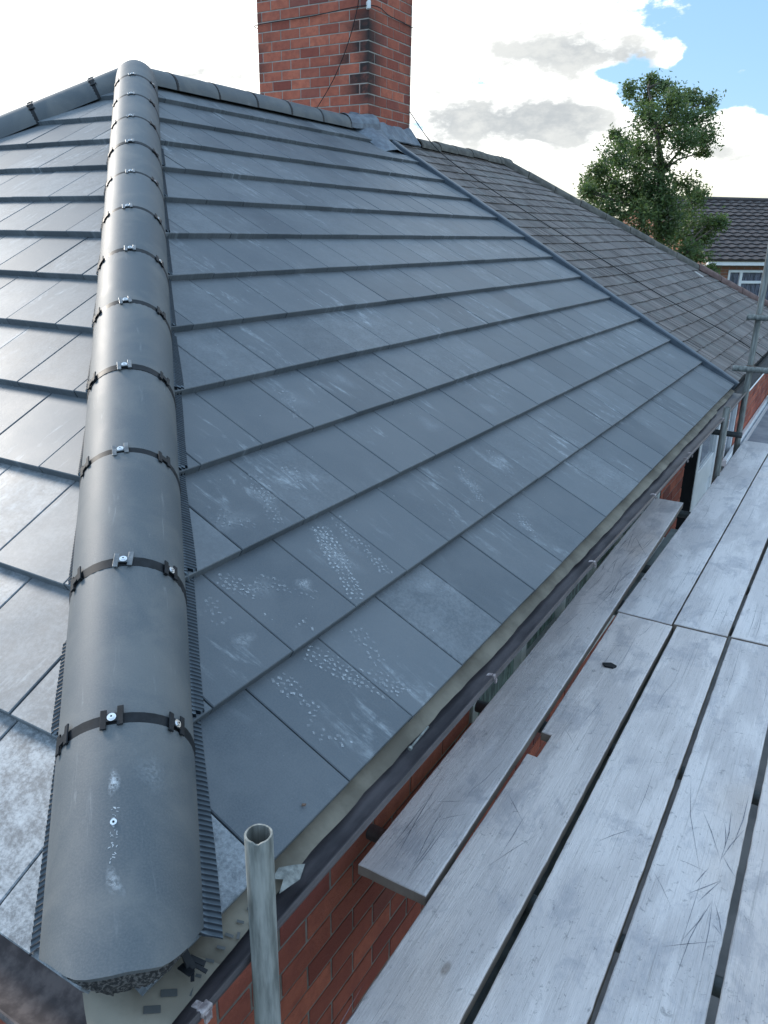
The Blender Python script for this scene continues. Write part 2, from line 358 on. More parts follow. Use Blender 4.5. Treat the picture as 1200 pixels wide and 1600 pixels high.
def inset(poly, d):
    n = len(poly); out = []
    ar = sum(poly[i][0]*poly[(i+1) % n][1]-poly[(i+1) % n][0]*poly[i][1] for i in range(n))
    sg = 1 if ar > 0 else -1
    for i in range(n):
        p0, p1, p2 = Vector(poly[i-1]), Vector(poly[i]), Vector(poly[(i+1) % n])
        e1, e2 = (p1-p0), (p2-p1)
        if e1.length < 1e-5 or e2.length < 1e-5: out.append(tuple(p1)); continue
        e1.normalize(); e2.normalize(); n1 = Vector((-e1.y, e1.x))*sg; n2 = Vector((-e2.y, e2.x))*sg
        k = n1+n2; k = k/max(k.dot(n1), .35) if k.length > 1e-4 else n1
        out.append(tuple(p1+k*d))
    return out
def clean(poly, e=.004):
    out = []
    for q in poly:
        if not out or (Vector(q)-Vector(out[-1])).length > e: out.append(q)
    if len(out) > 2 and (Vector(out[0])-Vector(out[-1])).length < e: out.pop()
    return out
STEP = .029; TK = .0305
def tiles(mb, Pf, rows, u0, u1, offs, w, gauge, cuts, rng, step=STEP, tk=TK, bev=.0024, gap=.0042, jit=.0012, vmax=None, tone=None, vjit=.001):
    for k in range(rows):
        off = offs[k] if k < len(offs) else offs[1+(k-1) % 2] if len(offs) > 2 else offs[k % len(offs)]
        j0 = int(floor((u0-off)/w))-1; j1 = int(floor((u1-off)/w))+1
        for j in range(j0, j1+1):
            a, b = off+j*w+gap/2, off+(j+1)*w-gap/2
            vj = rng.uniform(-vjit, vjit)
            v0 = k*gauge+vj; v1 = (k+1)*gauge+.015
            if vmax: v1 = min(v1, vmax)
            poly = [(a, v0), (b, v0), (b, v1), (a, v1)]
            for c in cuts: poly = clip(poly, *c)
            poly = clean(poly)
            if len(poly) < 3: continue
            ar = abs(sum(poly[i][0]*poly[(i+1) % len(poly)][1]-poly[(i+1) % len(poly)][0]*poly[i][1] for i in range(len(poly))))/2
            if ar < .0006: continue
            if tone: col = tone(k, j, (a+b)/2, rng)
            else: col = (min(1, max(0, rng.gauss(.45, .22))), max(0, rng.gauss(.04, .07)), rng.random())
            h0 = rng.uniform(-jit, jit); tl = rng.uniform(-jit, jit)
            def H(u, v): return h0+tl*(u-(a+b)/2)/w*2-step*(v-v0)/gauge
            top = inset(poly, bev); n = len(poly)
            vs = [Pf(u, v, H(u, v)) for u, v in top]+[Pf(u, v, H(u, v)-bev) for u, v in poly]+[Pf(u, v, H(u, v)-tk) for u, v in poly]
            fs = [tuple(range(n))]+[(n+i, n+(i+1) % n, (i+1) % n, i) for i in range(n)]+[(2*n+i, 2*n+(i+1) % n, n+(i+1) % n, n+i) for i in range(n)]
            ou = (k*7.31+j*1.7) % 50
            uv = [(u, v) for u, v in top]+[(u, v) for u, v in poly]*2
            mb.add(vs, fs, 0, uv, col)
house = thing('hipped_roof_house', (-RX, L/2, -2.75), 'brick bungalow with a freshly laid dark grey hipped tile roof beside the scaffold', 'house')
rng = random.Random(5)
def tone_main(k, j, u, r):
    t = min(1, max(0, r.gauss(.42, .24))); bl = max(0, r.gauss(.03, .07)) + (.05 if k > 3 else 0)
    if k == 0 and u < .75: t = .05; bl = 0.02
    if k == 0 and u < .385: bl = .55; t = .5
    return (t, bl, r.random())
mb = MB(); offs = [.0755]+[.2547 if k % 2 else .0955 for k in range(1, 14)]
tiles(mb, S, 13, 0, L, offs, W, G, [(1, -CT, -.02), (-1, 0, -(L-.005)), (1, 0, .06)], rng, vmax=VR, tone=tone_main)
slope = mb.build('roof_slope', TILE, house); slope['label'] = 'long tiled slope scuffed with pale boot prints'
def tone_hip(k, j, u, r):
    t = min(1, max(0, r.gauss(.55, .22))); bl = max(0, r.gauss(.12, .12))
    if k == 0: bl = .85 if u < .8 else .6
    if k in (1, 2): bl = max(bl, r.uniform(.15, .6))
    return (t, bl, r.random())
mb = MB(); tiles(mb, F, 13, 0, 2*RX, [.052, .679-2*W, .2114, .0514, .2255]+[.0514 if k % 2 else .2255 for k in range(5, 14)], W, G, [(1, -CT, -.02), (-1, -CT, -(2*RX+.02)), (1, 0, .10)], rng, vmax=VR, tone=tone_hip)
hipend = mb.build('roof_slope', TILE, house); hipend['label'] = 'triangular hip end slope, paler and limier'
mb = MB(); tiles(mb, Bk, 13, 0, L, [.1, .25], W, G, [(1, -CT, -.02), (-1, 0, -(L-.005))], rng, vmax=VR, tone=tone_main)
mb.build('roof_slope', TILE, house)
# deck under the tiles
d = .062
mb = MB(); q = [S(.05, .03, -d), S(L, .03, -d), S(L, VR, -d), S(VR*CT, VR, -d), F(2*RX-.05, .03, -d), Bk(L, .03, -d), Bk(L, VR, -d)]
zb = -.16
low = [(-.06, .06, zb), (-.06, L, zb), (-2*RX+.06, .06, zb), (-2*RX+.06, L, zb)]
mb.add(q+low, [(0, 1, 2, 3), (0, 3, 4), (4, 3, 6, 5), (0, 7, 8, 1), (0, 4, 9, 7), (4, 5, 10, 9), (1, 8, 10, 5, 6, 2), (7, 9, 10, 8)])
mb.build('roof_deck', UNDER, house)

# ---------------------------------------------------------------- caps on hips and ridge
def frame(D):
    D = D.normalized(); Q = D.cross(Vector((0, 0, 1))).normalized(); N = Q.cross(D).normalized(); return D, Q, N
AX, BZ, B0 = .142, .172, .058
def prof(a, t=0., K=(AX, BZ, B0)):
    # slightly squared half round
    return ((K[0]-t)*math.copysign(abs(sin(a))**.92, a), -K[2]+(K[1]-t)*max(0, cos(a))**.88)
def cap(parent, O, D, s0, s1, rng, end=None, seal=True, clips=True, far=False, shinyclip=False, roundend=False, K=(AX, BZ, B0)):
    """one half-round capping tile between s0 and s1 along D; its clips and seal sit at its lower end"""
    D, Q, N = frame(D); mb = MB(); NA = 24; tn = (min(1, max(0, rng.gauss(.5, .25))), 0, 0)
    dn = rng.uniform(-.002, .002)
    def P(s, a, t=0., lift=0.):
        x, z = prof(a, t, K); return O+D*s+Q*x+N*(z+dn+lift)
    ns = 5; vs = []; uv = []; fs = []
    sl = [s1-(s1-s0)*i/(ns-1) for i in range(ns)]
    for t in (0., .013):
        for i in range(ns):
            for k in range(NA+1):
                a = -pi/2+pi*k/NA; s = s0+(s1-s0)*i/(ns-1)
                if end:
                    e = end(a); s = e+(s1-e)*i/(ns-1)
                lf = 0.
                if i == 0: lf = -.0018
                if roundend and i == ns-1: lf = -.03
                vs.append(P(s, a, t, lf)); uv.append((k*.018, s+O.y*3))
    def ix(l, i, k): return (l*ns+i)*(NA+1)+k
    for i in range(ns-1):
        for k in range(NA):
            fs.append((ix(0, i, k), ix(0, i, k+1), ix(0, i+1, k+1), ix(0, i+1, k)))
            fs.append((ix(1, i, k), ix(1, i+1, k), ix(1, i+1, k+1), ix(1, i, k+1)))
    for k in range(NA):
        fs.append((ix(0, 0, k), ix(1, 0, k), ix(1, 0, k+1), ix(0, 0, k+1)))
        fs.append((ix(0, ns-1, k), ix(0, ns-1, k+1), ix(1, ns-1, k+1), ix(1, ns-1, k)))
    for i in range(ns-1):
        fs.append((ix(0, i, 0), ix(0, i+1, 0), ix(1, i+1, 0), ix(1, i, 0))); fs.append((ix(0, i, NA), ix(1, i, NA), ix(1, i+1, NA), ix(0, i+1, NA)))
    mb.add(vs, fs, 0, uv, tn)
    o = mb.build('hip_tile' if parent[1] == 'hip' else 'ridge_tile', CAP, parent[0], smooth=False); smooth_angle(o, 40)
    if seal:
        m2 = MB(); vs = []; nn = 20
        for k in range(nn+1):
            a = -pi/2+pi*k/nn
            for (s, t) in ((s0-.020, .0003), (s0-.021, .02), (s0+.012, .02), (s0+.006, -.0024)):
                vs.append(P(s, a, t))
        fs = []
        for k in range(nn):
            for i in range(4): fs.append((4*k+i, 4*k+4+i, 4*k+4+(i+1) % 4, 4*k+(i+1) % 4))
        m2.add(vs, fs); smooth_angle(m2.build('seal', CLIP, o), 50)
    if clips:
        for ci, ang in enumerate((-50, -2, 47)):
            ang = radians(ang+rng.uniform(-3, 3)); x, z = prof(ang, 0, K); nx, nz = sin(ang)/K[0], cos(ang)/K[1]; ll = sqrt(nx*nx+nz*nz); nx /= ll; nz /= ll
            Nn = Q*nx+N*nz; Tn = Q*nz-N*nx; c0 = P(s0-.004, ang)+Nn*.004; rt = rng.uniform(-.12, .12)
            Dd = (D*cos(rt)+Tn*sin(rt)); Tt = (Tn*cos(rt)-D*sin(rt))
            m3 = MB()
            for sx in (-1, 1):
                m3.box(c0+Tt*sx*.0165+Dd*(.003*sx)+Nn*.001, Dd*.0225, Tt*.0062, Nn*.0022, bev=.0009)
                m3.box(c0+Tt*sx*.0155+Dd*(.003*sx-.0185)-Nn*.004, Dd*.0012, Tt*.0045, Nn*.004)
            m3.box(c0+Nn*.0012, Dd*.0095, Tt*.0120, Nn*.0018, bev=.0006)
            m3.build('clip', STEELCLIP if (shinyclip and ci == 1) else CLIP, o)
            if ci == 1 or (ci == 2 and rng.random() < .25):
                m4 = MB(); m4.tube([c0+Nn*.002, c0+Nn*.0042], .0092, 14); m4.tube([c0+Nn*.004, c0+Nn*.0072], .0058, 10); m4.tube([c0+Nn*.007, c0+Nn*.0076], .0022, 6, mi=1)
                smooth_angle(m4.build('screw', [SHINY, CLIP], o), 40)
    return o
D1 = Vector((-1, 1, TT)); O1 = Vector((0, 0, 0)); Dn, Qn, Nn_ = frame(D1)
ET = [.136, .126, .114, .100, .086, .068, .048, .033, .029, .028, .030, .030, .034, .046, .064, .084, .106, .124, .138]
def end1(a):
    d_ = (math.degrees(a)+90)/10; d_ = min(17.999, max(0, d_)); i = int(d_); return ET[i]+(ET[i+1]-ET[i])*(d_-i)
hs = [0, .505]+[.505+.448*i for i in range(1, 12)]
hip_top = sqrt(2*RX*RX+(VR*ST)**2)
joints = [-.01]+[q for q in hs[1:] if q < hip_top-.1]+[hip_top+.07]
rg = random.Random(11)
for i in range(len(joints)-1):
    last = i == len(joints)-2
    cap((house, 'hip'), O1, D1, joints[i]+.007, joints[i+1]-.011, rg, end=end1 if i == 0 else None, seal=i > 0, clips=i > 0, shinyclip=i > 1, roundend=last)
D2 = Vector((1, 1, TT)); O2 = Vector((-2*RX, 0, 0))
k0 = -.0
for i in range(len(joints)-1):
    cap((house, 'hip'), O2, D2, joints[i]+.15*(i > 0)+.004, joints[i+1]-.004+(.15 if i < len(joints)-2 else -.05), rg, seal=i > 0, clips=i > 0, shinyclip=True, K=(.13, .145, .06))
OR = Vector((-RX, 0, VR*ST)); ry = [RX-.02, 4.12, 4.57, 5.03, 5.49, 5.97, 6.47]
for i in range(len(ry)-1):
    cap((house, 'ridge'), OR, Vector((0, -1, 0)), -ry[i+1]+.003, -ry[i]-.003, rg, seal=True, clips=False, K=(.122, .125, .058))
# where hips and ridge meet: mortar filled crown
mb = MB(); ap = Vector((-RX, RX, VR*ST)); vs = []; fs = []; nu, nv = 20, 9
for j in range(nv+1):
    ph = pi/2*j/nv
    for i in range(nu): 
        t = 2*pi*i/nu; vs.append(ap+Vector((.142*cos(t)*cos(ph), .142*sin(t)*cos(ph), -.05+.150*sin(ph))))
for j in range(nv):
    for i in range(nu): fs.append((j*nu+i, j*nu+(i+1) % nu, (j+1)*nu+(i+1) % nu, (j+1)*nu+i))
mb.add(vs, fs, col=(.6, 0, 0)); mb.build('apex_cap', CAP, house, smooth=True)

# screw with drill swarf on the lowest hip cap
def capP(s, a, lift): 
    x, z = prof(a); return O1+Dn*s+Qn*x+Nn_*(z+lift)
hip0 = [o for o in house.children if o.name.startswith('hip_tile')][0]
mb = MB(); c0 = capP(.285, -.02, .001)
mb.tube([c0, c0+Nn_*.003], .0062, 12); mb.tube([c0+Nn_*.003, c0+Nn_*.004], .0024, 6, mi=1); smooth_angle(mb.build('screw', [SHINY, CLIP], hip0), 40)
mb = MB(); rs = random.Random(3)
for i in range(46):
    s = .285+rs.choice((1, -1, -1))*rs.uniform(.006, .075 if i % 3 else .03); c = capP(s, -.02+rs.gauss(0, .02), .0012)
    if .285-.08 < s < .285+.035:
        dd = Vector((rs.uniform(-1, 1), rs.uniform(-1, 1), 0)).normalized(); mb.box(c, (Dn*dd.x+Qn*dd.y)*rs.uniform(.001, .0028), (Qn*dd.x-Dn*dd.y)*.0007, Nn_*.0006)
mb.build('drill_swarf', simple('swarf', (.22, .23, .24), (.5, .52, .54), 90, .4, .5), hip0)
def smear(parent, Pf, cu, cv, ru, rv, op, ang=0., name='dust_smear', n=9, seed=0):
    """thin patch of pale dust, fading to its edge, lying on a surface"""
    mb = MB(); rs = random.Random(seed); vs = []; col = []; fs = []
    rings = [0, .35, .7, 1.]; m_ = 16
    for ri, q in enumerate(rings):
        for i in range(m_):
            t = 2*pi*i/m_; rr = q*(1+.18*sin(3*t+seed)+.1*rs.uniform(-1, 1))
            x, y = ru*rr*cos(t), rv*rr*sin(t); u = cu+x*cos(ang)-y*sin(ang); v = cv+x*sin(ang)+y*cos(ang)
            vs.append(Pf(u, v)); col.append((op*(1-q)**1.1, 0, 0))
    for r_i in range(3):
        for i in range(m_): fs.append((r_i*m_+i, r_i*m_+(i+1) % m_, (r_i+1)*m_+(i+1) % m_, (r_i+1)*m_+i))
    mb.add(vs, fs, 0, None, col); return mb.build(name, DUST, parent)
smear(hip0, lambda u, v: capP(v, u/.14, .0032), -.004, .365, .010, .030, 1.0, 0, seed=2)
smear(hip0, lambda u, v: capP(v, u/.14, .0032), .0, .175, .012, .035, .6, .3, seed=4)
smear(hip0, lambda u, v: capP(v, u/.14, .0032), .06, .38, .035, .05, .25, .3, seed=6)

# gritty mortar bedding under the cut end of the lowest cap
mb = MB(); rs = random.Random(8); vs = []; n_a = 70; prof_s = 9
MT = [(-90, .004), (-30, .006), (-18, .030), (-6, .060), (8, .064), (22, .048), (36, .034), (50, .017), (66, .020), (80, .022), (90, .02)]
def mdep(d):
    for (a_, b_), (c_, e_) in zip(MT, MT[1:]):
        if d <= c_: return b_+(e_-b_)*(d-a_)/(c_-a_)
    return .02
for k in range(n_a+1):
    dg = -36+126*k/n_a; a = radians(dg); e = end1(a); x, z = prof(a, .010); dp = mdep(dg)*(1+.10*sin(k*.45)+rs.uniform(-.05, .05))
    for j in range(prof_s+1):
        t = j/prof_s; bl = .008*sin(pi*t)
        vs.append(O1+Dn*(e+.010-bl-.010*t+rs.uniform(-.002, .002))+Qn*(x*(1-.06*t)+rs.uniform(-.0015, .0015))+Nn_*(z-dp*t*1.15+rs.uniform(-.002, .002)))
fs = [(k*(prof_s+1)+j, k*(prof_s+1)+j+1, (k+1)*(prof_s+1)+j+1, (k+1)*(prof_s+1)+j) for k in range(n_a) for j in range(prof_s)]
mb.add(vs, fs); mb.build('mortar_bedding', GRIT, house)
mb = MB()   # dark fill closing the hip end behind the mortar
vs = [O1+Dn*(end1(radians(a))+.02)+Qn*prof(radians(a), .013)[0]+Nn_*prof(radians(a), .013)[1] for a in range(-90, 91, 10)]
mb.add(vs+[Vector((-.06, .06, -.05))], [(i, i+1, len(vs)) for i in range(len(vs)-1)]); mb.build('hip_filler', GRIT, house)

# ---------------------------------------------------------------- comb roll beside the caps
def tile_h(v):
    k = floor(v/G); return -STEP*(v-k*G)/G
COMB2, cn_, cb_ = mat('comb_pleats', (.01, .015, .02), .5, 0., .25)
cn_.links.new(mixc(cn_, attr(cn_)[0], (.006, .011, .018), (.19, .23, .27)), cb_.inputs['Base Color'])  # dark comb colour, and a pale one painted for light on its edges
def comb(side):
    mb = MB(); s = .135 if side > 0 else .17; ds = .0031; rows = []; vs = []; i = 0; rs = random.Random(4+side)
    while s < 4.6:
        D, Q, N = Dn, Qn, Nn_
        r = []
        wdt = (.030+.003*sin(s*7) if s < 2.4 else .020) if side > 0 else (.014 if s > .9 else .022)
        for j, x in enumerate((.122, .140, .150, .142+wdt*.7, .142+wdt)):
            b = O1+D*s+Q*(x*side)
            # height of the tile surface there
            if side > 0: v = -b.x/CT; t = S(b.y, v, tile_h(max(v, 0)))
            else: v = b.y/CT; t = F(-b.x, v, tile_h(max(v, 0)))
            k_ = (i % 4 < 2)*.0066 if j > 1 else (i % 4 < 2)*.0015
            up_ = (.016, .010, .006, .0045, .003)[j]+k_
            r.append(t+Vector((0, 0, up_))+Vector((0, 0, rs.uniform(0, .0008))))
        vs += r; rows.append(i); s += ds if i % 2 else ds*.9; i += 1
    nn = len(rows); fs = []
    for a in range(nn-1):
        for j in range(4):
            q = (a*5+j, a*5+j+1, a*5+6+j, a*5+5+j); fs.append(q if side > 0 else q[::-1])
    # side skirt
    b = len(vs); vs += [vs[a*5+4]-Vector((0, 0, .006)) for a in range(nn)]
    for a in range(nn-1): fs.append((a*5+4, b+a, b+a+1, (a+1)*5+4))
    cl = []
    for a in range(nn): cl += [((1., 0, 0) if a % 4 == 3 else (0, 0, 0))]*5  # pale valley rows: light glancing off the pleat edges, put into the colour
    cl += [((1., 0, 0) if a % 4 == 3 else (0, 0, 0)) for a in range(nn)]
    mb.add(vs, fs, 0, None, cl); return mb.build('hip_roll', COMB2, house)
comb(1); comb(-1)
mb = MB(); rs = random.Random(9)   # its loose torn end at the eaves
for i in range(6):
    c = Vector((.022+rs.uniform(-.012, .012), .150+rs.uniform(-.02, .02), -.02+rs.uniform(-.008, .008)))
    d = Vector((rs.uniform(.3, 1), rs.uniform(-1, .6), rs.uniform(-.5, .2))).normalized(); e = d.cross(Vector((0, 0, 1))).normalized()
    mb.box(c, d*rs.uniform(.010, .024), e*rs.uniform(.003, .008), d.cross(e)*.0012)
mb.build('torn_roll_end', CLIP, house)

# ---------------------------------------------------------------- verge trim and chimney flashing
mb = MB(); n = 24; prf = [(-.012, -.05), (-.012, .030), (.0, .038), (.05, .040), (.062, .032), (.062, -.05)]
vs = []; v0, v1 = -.02, VR-.28
for i in range(n+1):
    v = v0+(v1-v0)*i/n
    for (x, h) in prf: vs.append(S(L+x, v, h-.012+.0015*sin(i*2.1)))
m_ = len(prf)
mb.add(vs, [(i*m_+j, i*m_+j+1, (i+1)*m_+j+1, (i+1)*m_+j) for i in range(n) for j in range(m_-1)]+[tuple(range(m_)), tuple(range(n*m_, n*m_+m_))[::-1]])
mb.build('verge_trim', TRIM, house)

# ---------------------------------------------------------------- brickwork
def brickwork(mb, O, U, N, width, rows, bl, bh, rng, openings=(), joint=.011, soot=None, prot=.004, off0=0., tone0=0.5, back=.02):
    """running bond panel; O lower corner, U along, N outward; material 0 brick, 1 mortar"""
    O, U, N = Vector(O), Vector(U).normalized(), Vector(N).normalized(); Z = Vector((0, 0, 1))
    def P(u, z, h): return O+U*u+Z*z+N*h
    flip = U.cross(Z).dot(N) < 0
    def quad(a, b, c, d, mi, col): 
        mb.add([a, b, c, d], [(3, 2, 1, 0) if flip else (0, 1, 2, 3)], mi, None, col)
    for r in range(rows):
        z0, z1 = r*bh, (r+1)*bh
        iv = [(0., width)]
        for (a, b, c, d) in openings:
            if z0+bh*.5 > c and z0+bh*.5 < d:
                nv = []
                for (p, q) in iv:
                    if a > p: nv.append((p, min(q, a)))
                    if b < q: nv.append((max(p, b), q))
                iv = [x for x in nv if x[1]-x[0] > .001]
        for (p, q) in iv:
            ms = soot(P((p+q)/2, z0, 0))*.5 if soot and False else 0
            quad(P(p, z0, -prot), P(q, z0, -prot), P(q, z1, -prot), P(p, z1, -prot), 1, (0, 0, 0))
            o = off0+(bl/2 if r % 2 else 0); j = int(floor((p-o)/bl))
            while o+j*bl < q:
                a = max(p, o+j*bl+joint/2); b = min(q, o+(j+1)*bl-joint/2); j += 1
                if b-a < .015: continue
                c_, d_ = z0+joint/2+rng.uniform(-.001, .001), z1-joint/2+rng.uniform(-.001, .001)
                tn = min(1, max(0, rng.gauss(tone0, .25))); rr = rng.random(); hh = rng.uniform(-.001, .0015); bv = .003
                out = [P(a, c_, -prot), P(b, c_, -prot), P(b, d_, -prot), P(a, d_, -prot)]
                mid = [P(a, c_, hh-bv*.4), P(b, c_, hh-bv*.4), P(b, d_, hh-bv*.4), P(a, d_, hh-bv*.4)]
                inn = [P(a+bv, c_+bv, hh), P(b-bv, c_+bv, hh), P(b-bv, d_-bv, hh), P(a+bv, d_-bv, hh)]
                vs = out+mid+inn
                fs = [(8, 9, 10, 11)]+[(i, (i+1) % 4, 4+(i+1) % 4, 4+i) for i in range(4)]+[(4+i, 4+(i+1) % 4, 8+(i+1) % 4, 8+i) for i in range(4)]
                if flip: fs = [f[::-1] for f in fs]
                col = [(tn, soot(v) if soot else 0, rr) for v in vs]
                mb.add(vs, fs, 0, None, col)
CX0, CX1, CY0, CY1 = -5.25, -3.85, 6.95, 7.83
def soot(v):
    dx = max(0, CX1-v.x); dy = max(0, v.y-CY0); z = v.z
    zz = max(0., 1-abs(z-2.88)/.42)**.5 if abs(z-2.88) < .42 else 0
    s = max(0, 1-dx/.36)*3.0*zz+max(0, 1-dx/.16)*.7*(z < 3.5); s = s if dy == 0 else 0
    s2 = (max(0, 1-dy/.24)*1.5*zz+max(0, 1-dy/.3)*.35) if dx < .02 else 0
    e = max(0, 1-(v.x-CX0)/.16)*.65 if dy == 0 else max(0, 1-(CY1-v.y)/.12)*.55
    return min(1, max(s, s2, e))
rng = random.Random(21); chim = MB(); bh, bl = .0945, .247; rows = 33; zc = 1.62
brickwork(chim, (CX0, CY0, zc), (1, 0, 0), (0, -1, 0), CX1-CX0, rows, bl, bh, rng, soot=soot, off0=.06, tone0=.62)
brickwork(chim, (CX1, CY0, zc), (0, 1, 0), (1, 0, 0), CY1-CY0, rows, bl, bh, rng, soot=soot, off0=.0, tone0=.5)
brickwork(chim, (CX0, CY0, zc), (0, 1, 0), (-1, 0, 0), CY1-CY0, rows, bl, bh, rng, tone0=.5)
brickwork(chim, (CX0, CY1, zc), (1, 0, 0), (0, 1, 0), CX1-CX0, rows, bl, bh, rng, tone0=.5)
zt = zc+rows*bh
chim.box(((CX0+CX1)/2, (CY0+CY1)/2, zt+.04), ((CX1-CX0)/2+.03, 0, 0), (0, (CY1-CY0)/2+.03, 0), (0, 0, .04), 1)
chim_o = chim.build('chimney', [BRICK, MORTAR], house); chim_o['label'] = 'red brick chimney stack with a sooty corner'
mb = MB()
for i in range(3): mb.tube([((CX0+.25+.45*i), 7.39, zt+.08), ((CX0+.25+.45*i), 7.39, zt+.42)], .12, 20, rr=[.13, .11])
smooth_angle(mb.build('chimney_pot', simple('terracotta', (.30, .12, .07), (.4, .18, .1)), chim_o), 40)
# flashing
mb = MB(); rs = random.Random(2)
def strip(mb, pts_lo, pts_hi, th, nrm):
    n = len(pts_lo); vs = []
    for a, b in zip(pts_lo, pts_hi): vs += [a, b, b+nrm*th, a+nrm*th]
    fs = [(4*i+j, 4*i+(j+1) % 4, 4*i+4+(j+1) % 4, 4*i+4+j) for i in range(n-1) for j in range(4)]+[(3, 2, 1, 0), (4*n-4, 4*n-3, 4*n-2, 4*n-1)]
    mb.add(vs, fs)
# saddle folded over the end of the ridge and turned up the near face of the stack
vs = []; n_i, n_j = 8, 10
for i in range(n_i+1):
    y = 6.44+(CY0-6.44)*i/n_i
    for j in range(n_j+1):
        a_ = -pi/2+pi*j/n_j; k_ = 1+.14*i/n_i; x_, z_ = prof(a_, 0, (.128*k_, .132*k_, .058))
        vs.append(OR+Vector((x_, y, z_+.004+rs.uniform(-.003, .003)+.03*(i/n_i)**2)))
mb.add(vs, [(i*(n_j+1)+j, i*(n_j+1)+j+1, (i+1)*(n_j+1)+j+1, (i+1)*(n_j+1)+j) for i in range(n_i) for j in range(n_j)])
lo = []; hi = []
for i in range(13):
    x = -4.16+.33*i/12; lo.append(Vector((x, CY0-.012, 2.12))); zt_ = 2.40+.01*sin(i*1.7) if x < -3.97 else 2.40-(x+3.97)*.75
    hi.append(Vector((x, CY0-.012, zt_+rs.uniform(-.006, .006))))
strip(mb, lo, hi, .014, Vector((0, -1, 0)))
# apron dressed over the tiles and up the right face
lo = []; hi = []
for i in range(25):
    y = CY0-.05+(CY1-CY0+.06)*i/24; b = 2.27-.0*i
    lo.append(Vector((CX1+.14+.006*sin(i*.8), y, (-(CX1+.14))*TT-.03+rs.uniform(0, .006))))
    hi.append(Vector((CX1+.012, y, -CX1*TT+.055+.005*sin(i*.9)+rs.uniform(-.008, .01))))
strip(mb, lo, hi, .012, Vector((.5, 0, .86)))
o = mb.build('flashing', LEAD, chim_o)
mb = MB(); vs = []; n_i, n_j = 14, 8      # dressed lead hump at the top of the verge
for i in range(n_i+1):
    for j in range(n_j+1):
        u = 6.55+.46*i/n_i; v = VR-.50+.42*j/n_j; e = min(i, n_i-i)/(n_i/2)*min(j+3, n_j)/(n_j)
        vs.append(S(u, v, -.022+.072*sin(pi*min(1, e)/2)**.8+rs.uniform(-.0015, .0015)))
mb.add(vs, [(i*(n_j+1)+j, (i+1)*(n_j+1)+j, (i+1)*(n_j+1)+j+1, i*(n_j+1)+j+1) for i in range(n_i) for j in range(n_j)])
smooth_angle(mb.build('lead_patch', LEAD, chim_o), 60)

# ---------------------------------------------------------------- walls of the house
WX = -.22; ZB = -2.72; rng = random.Random(31)
bh2 = .094; rws = 28; z0 = ZB; wall_h = rws*bh2
LY = L-.002
def zr(a): return a-ZB
ops = [(1.95, 5.45, zr(-1.0), zr(-.36)), (6.38, 7.1, 0, 3)]
mb = MB()
brickwork(mb, (WX, .18, ZB), (0, 1, 0), (1, 0, 0), LY-.18, rws, .25, bh2, rng, openings=[(a-.18, b-.18, c, d) for a, b, c, d in ops], joint=.012, tone0=.42)
brickwork(mb, (-2*RX-WX, .18, ZB), (1, 0, 0), (0, -1, 0), 2*RX+2*WX, rws, .25, bh2, rng, joint=.012, tone0=.45)
brickwork(mb, (-2*RX-WX, .18, ZB), (0, 1, 0), (-1, 0, 0), LY-.18, rws, .25, bh2, rng, joint=.012, tone0=.45)
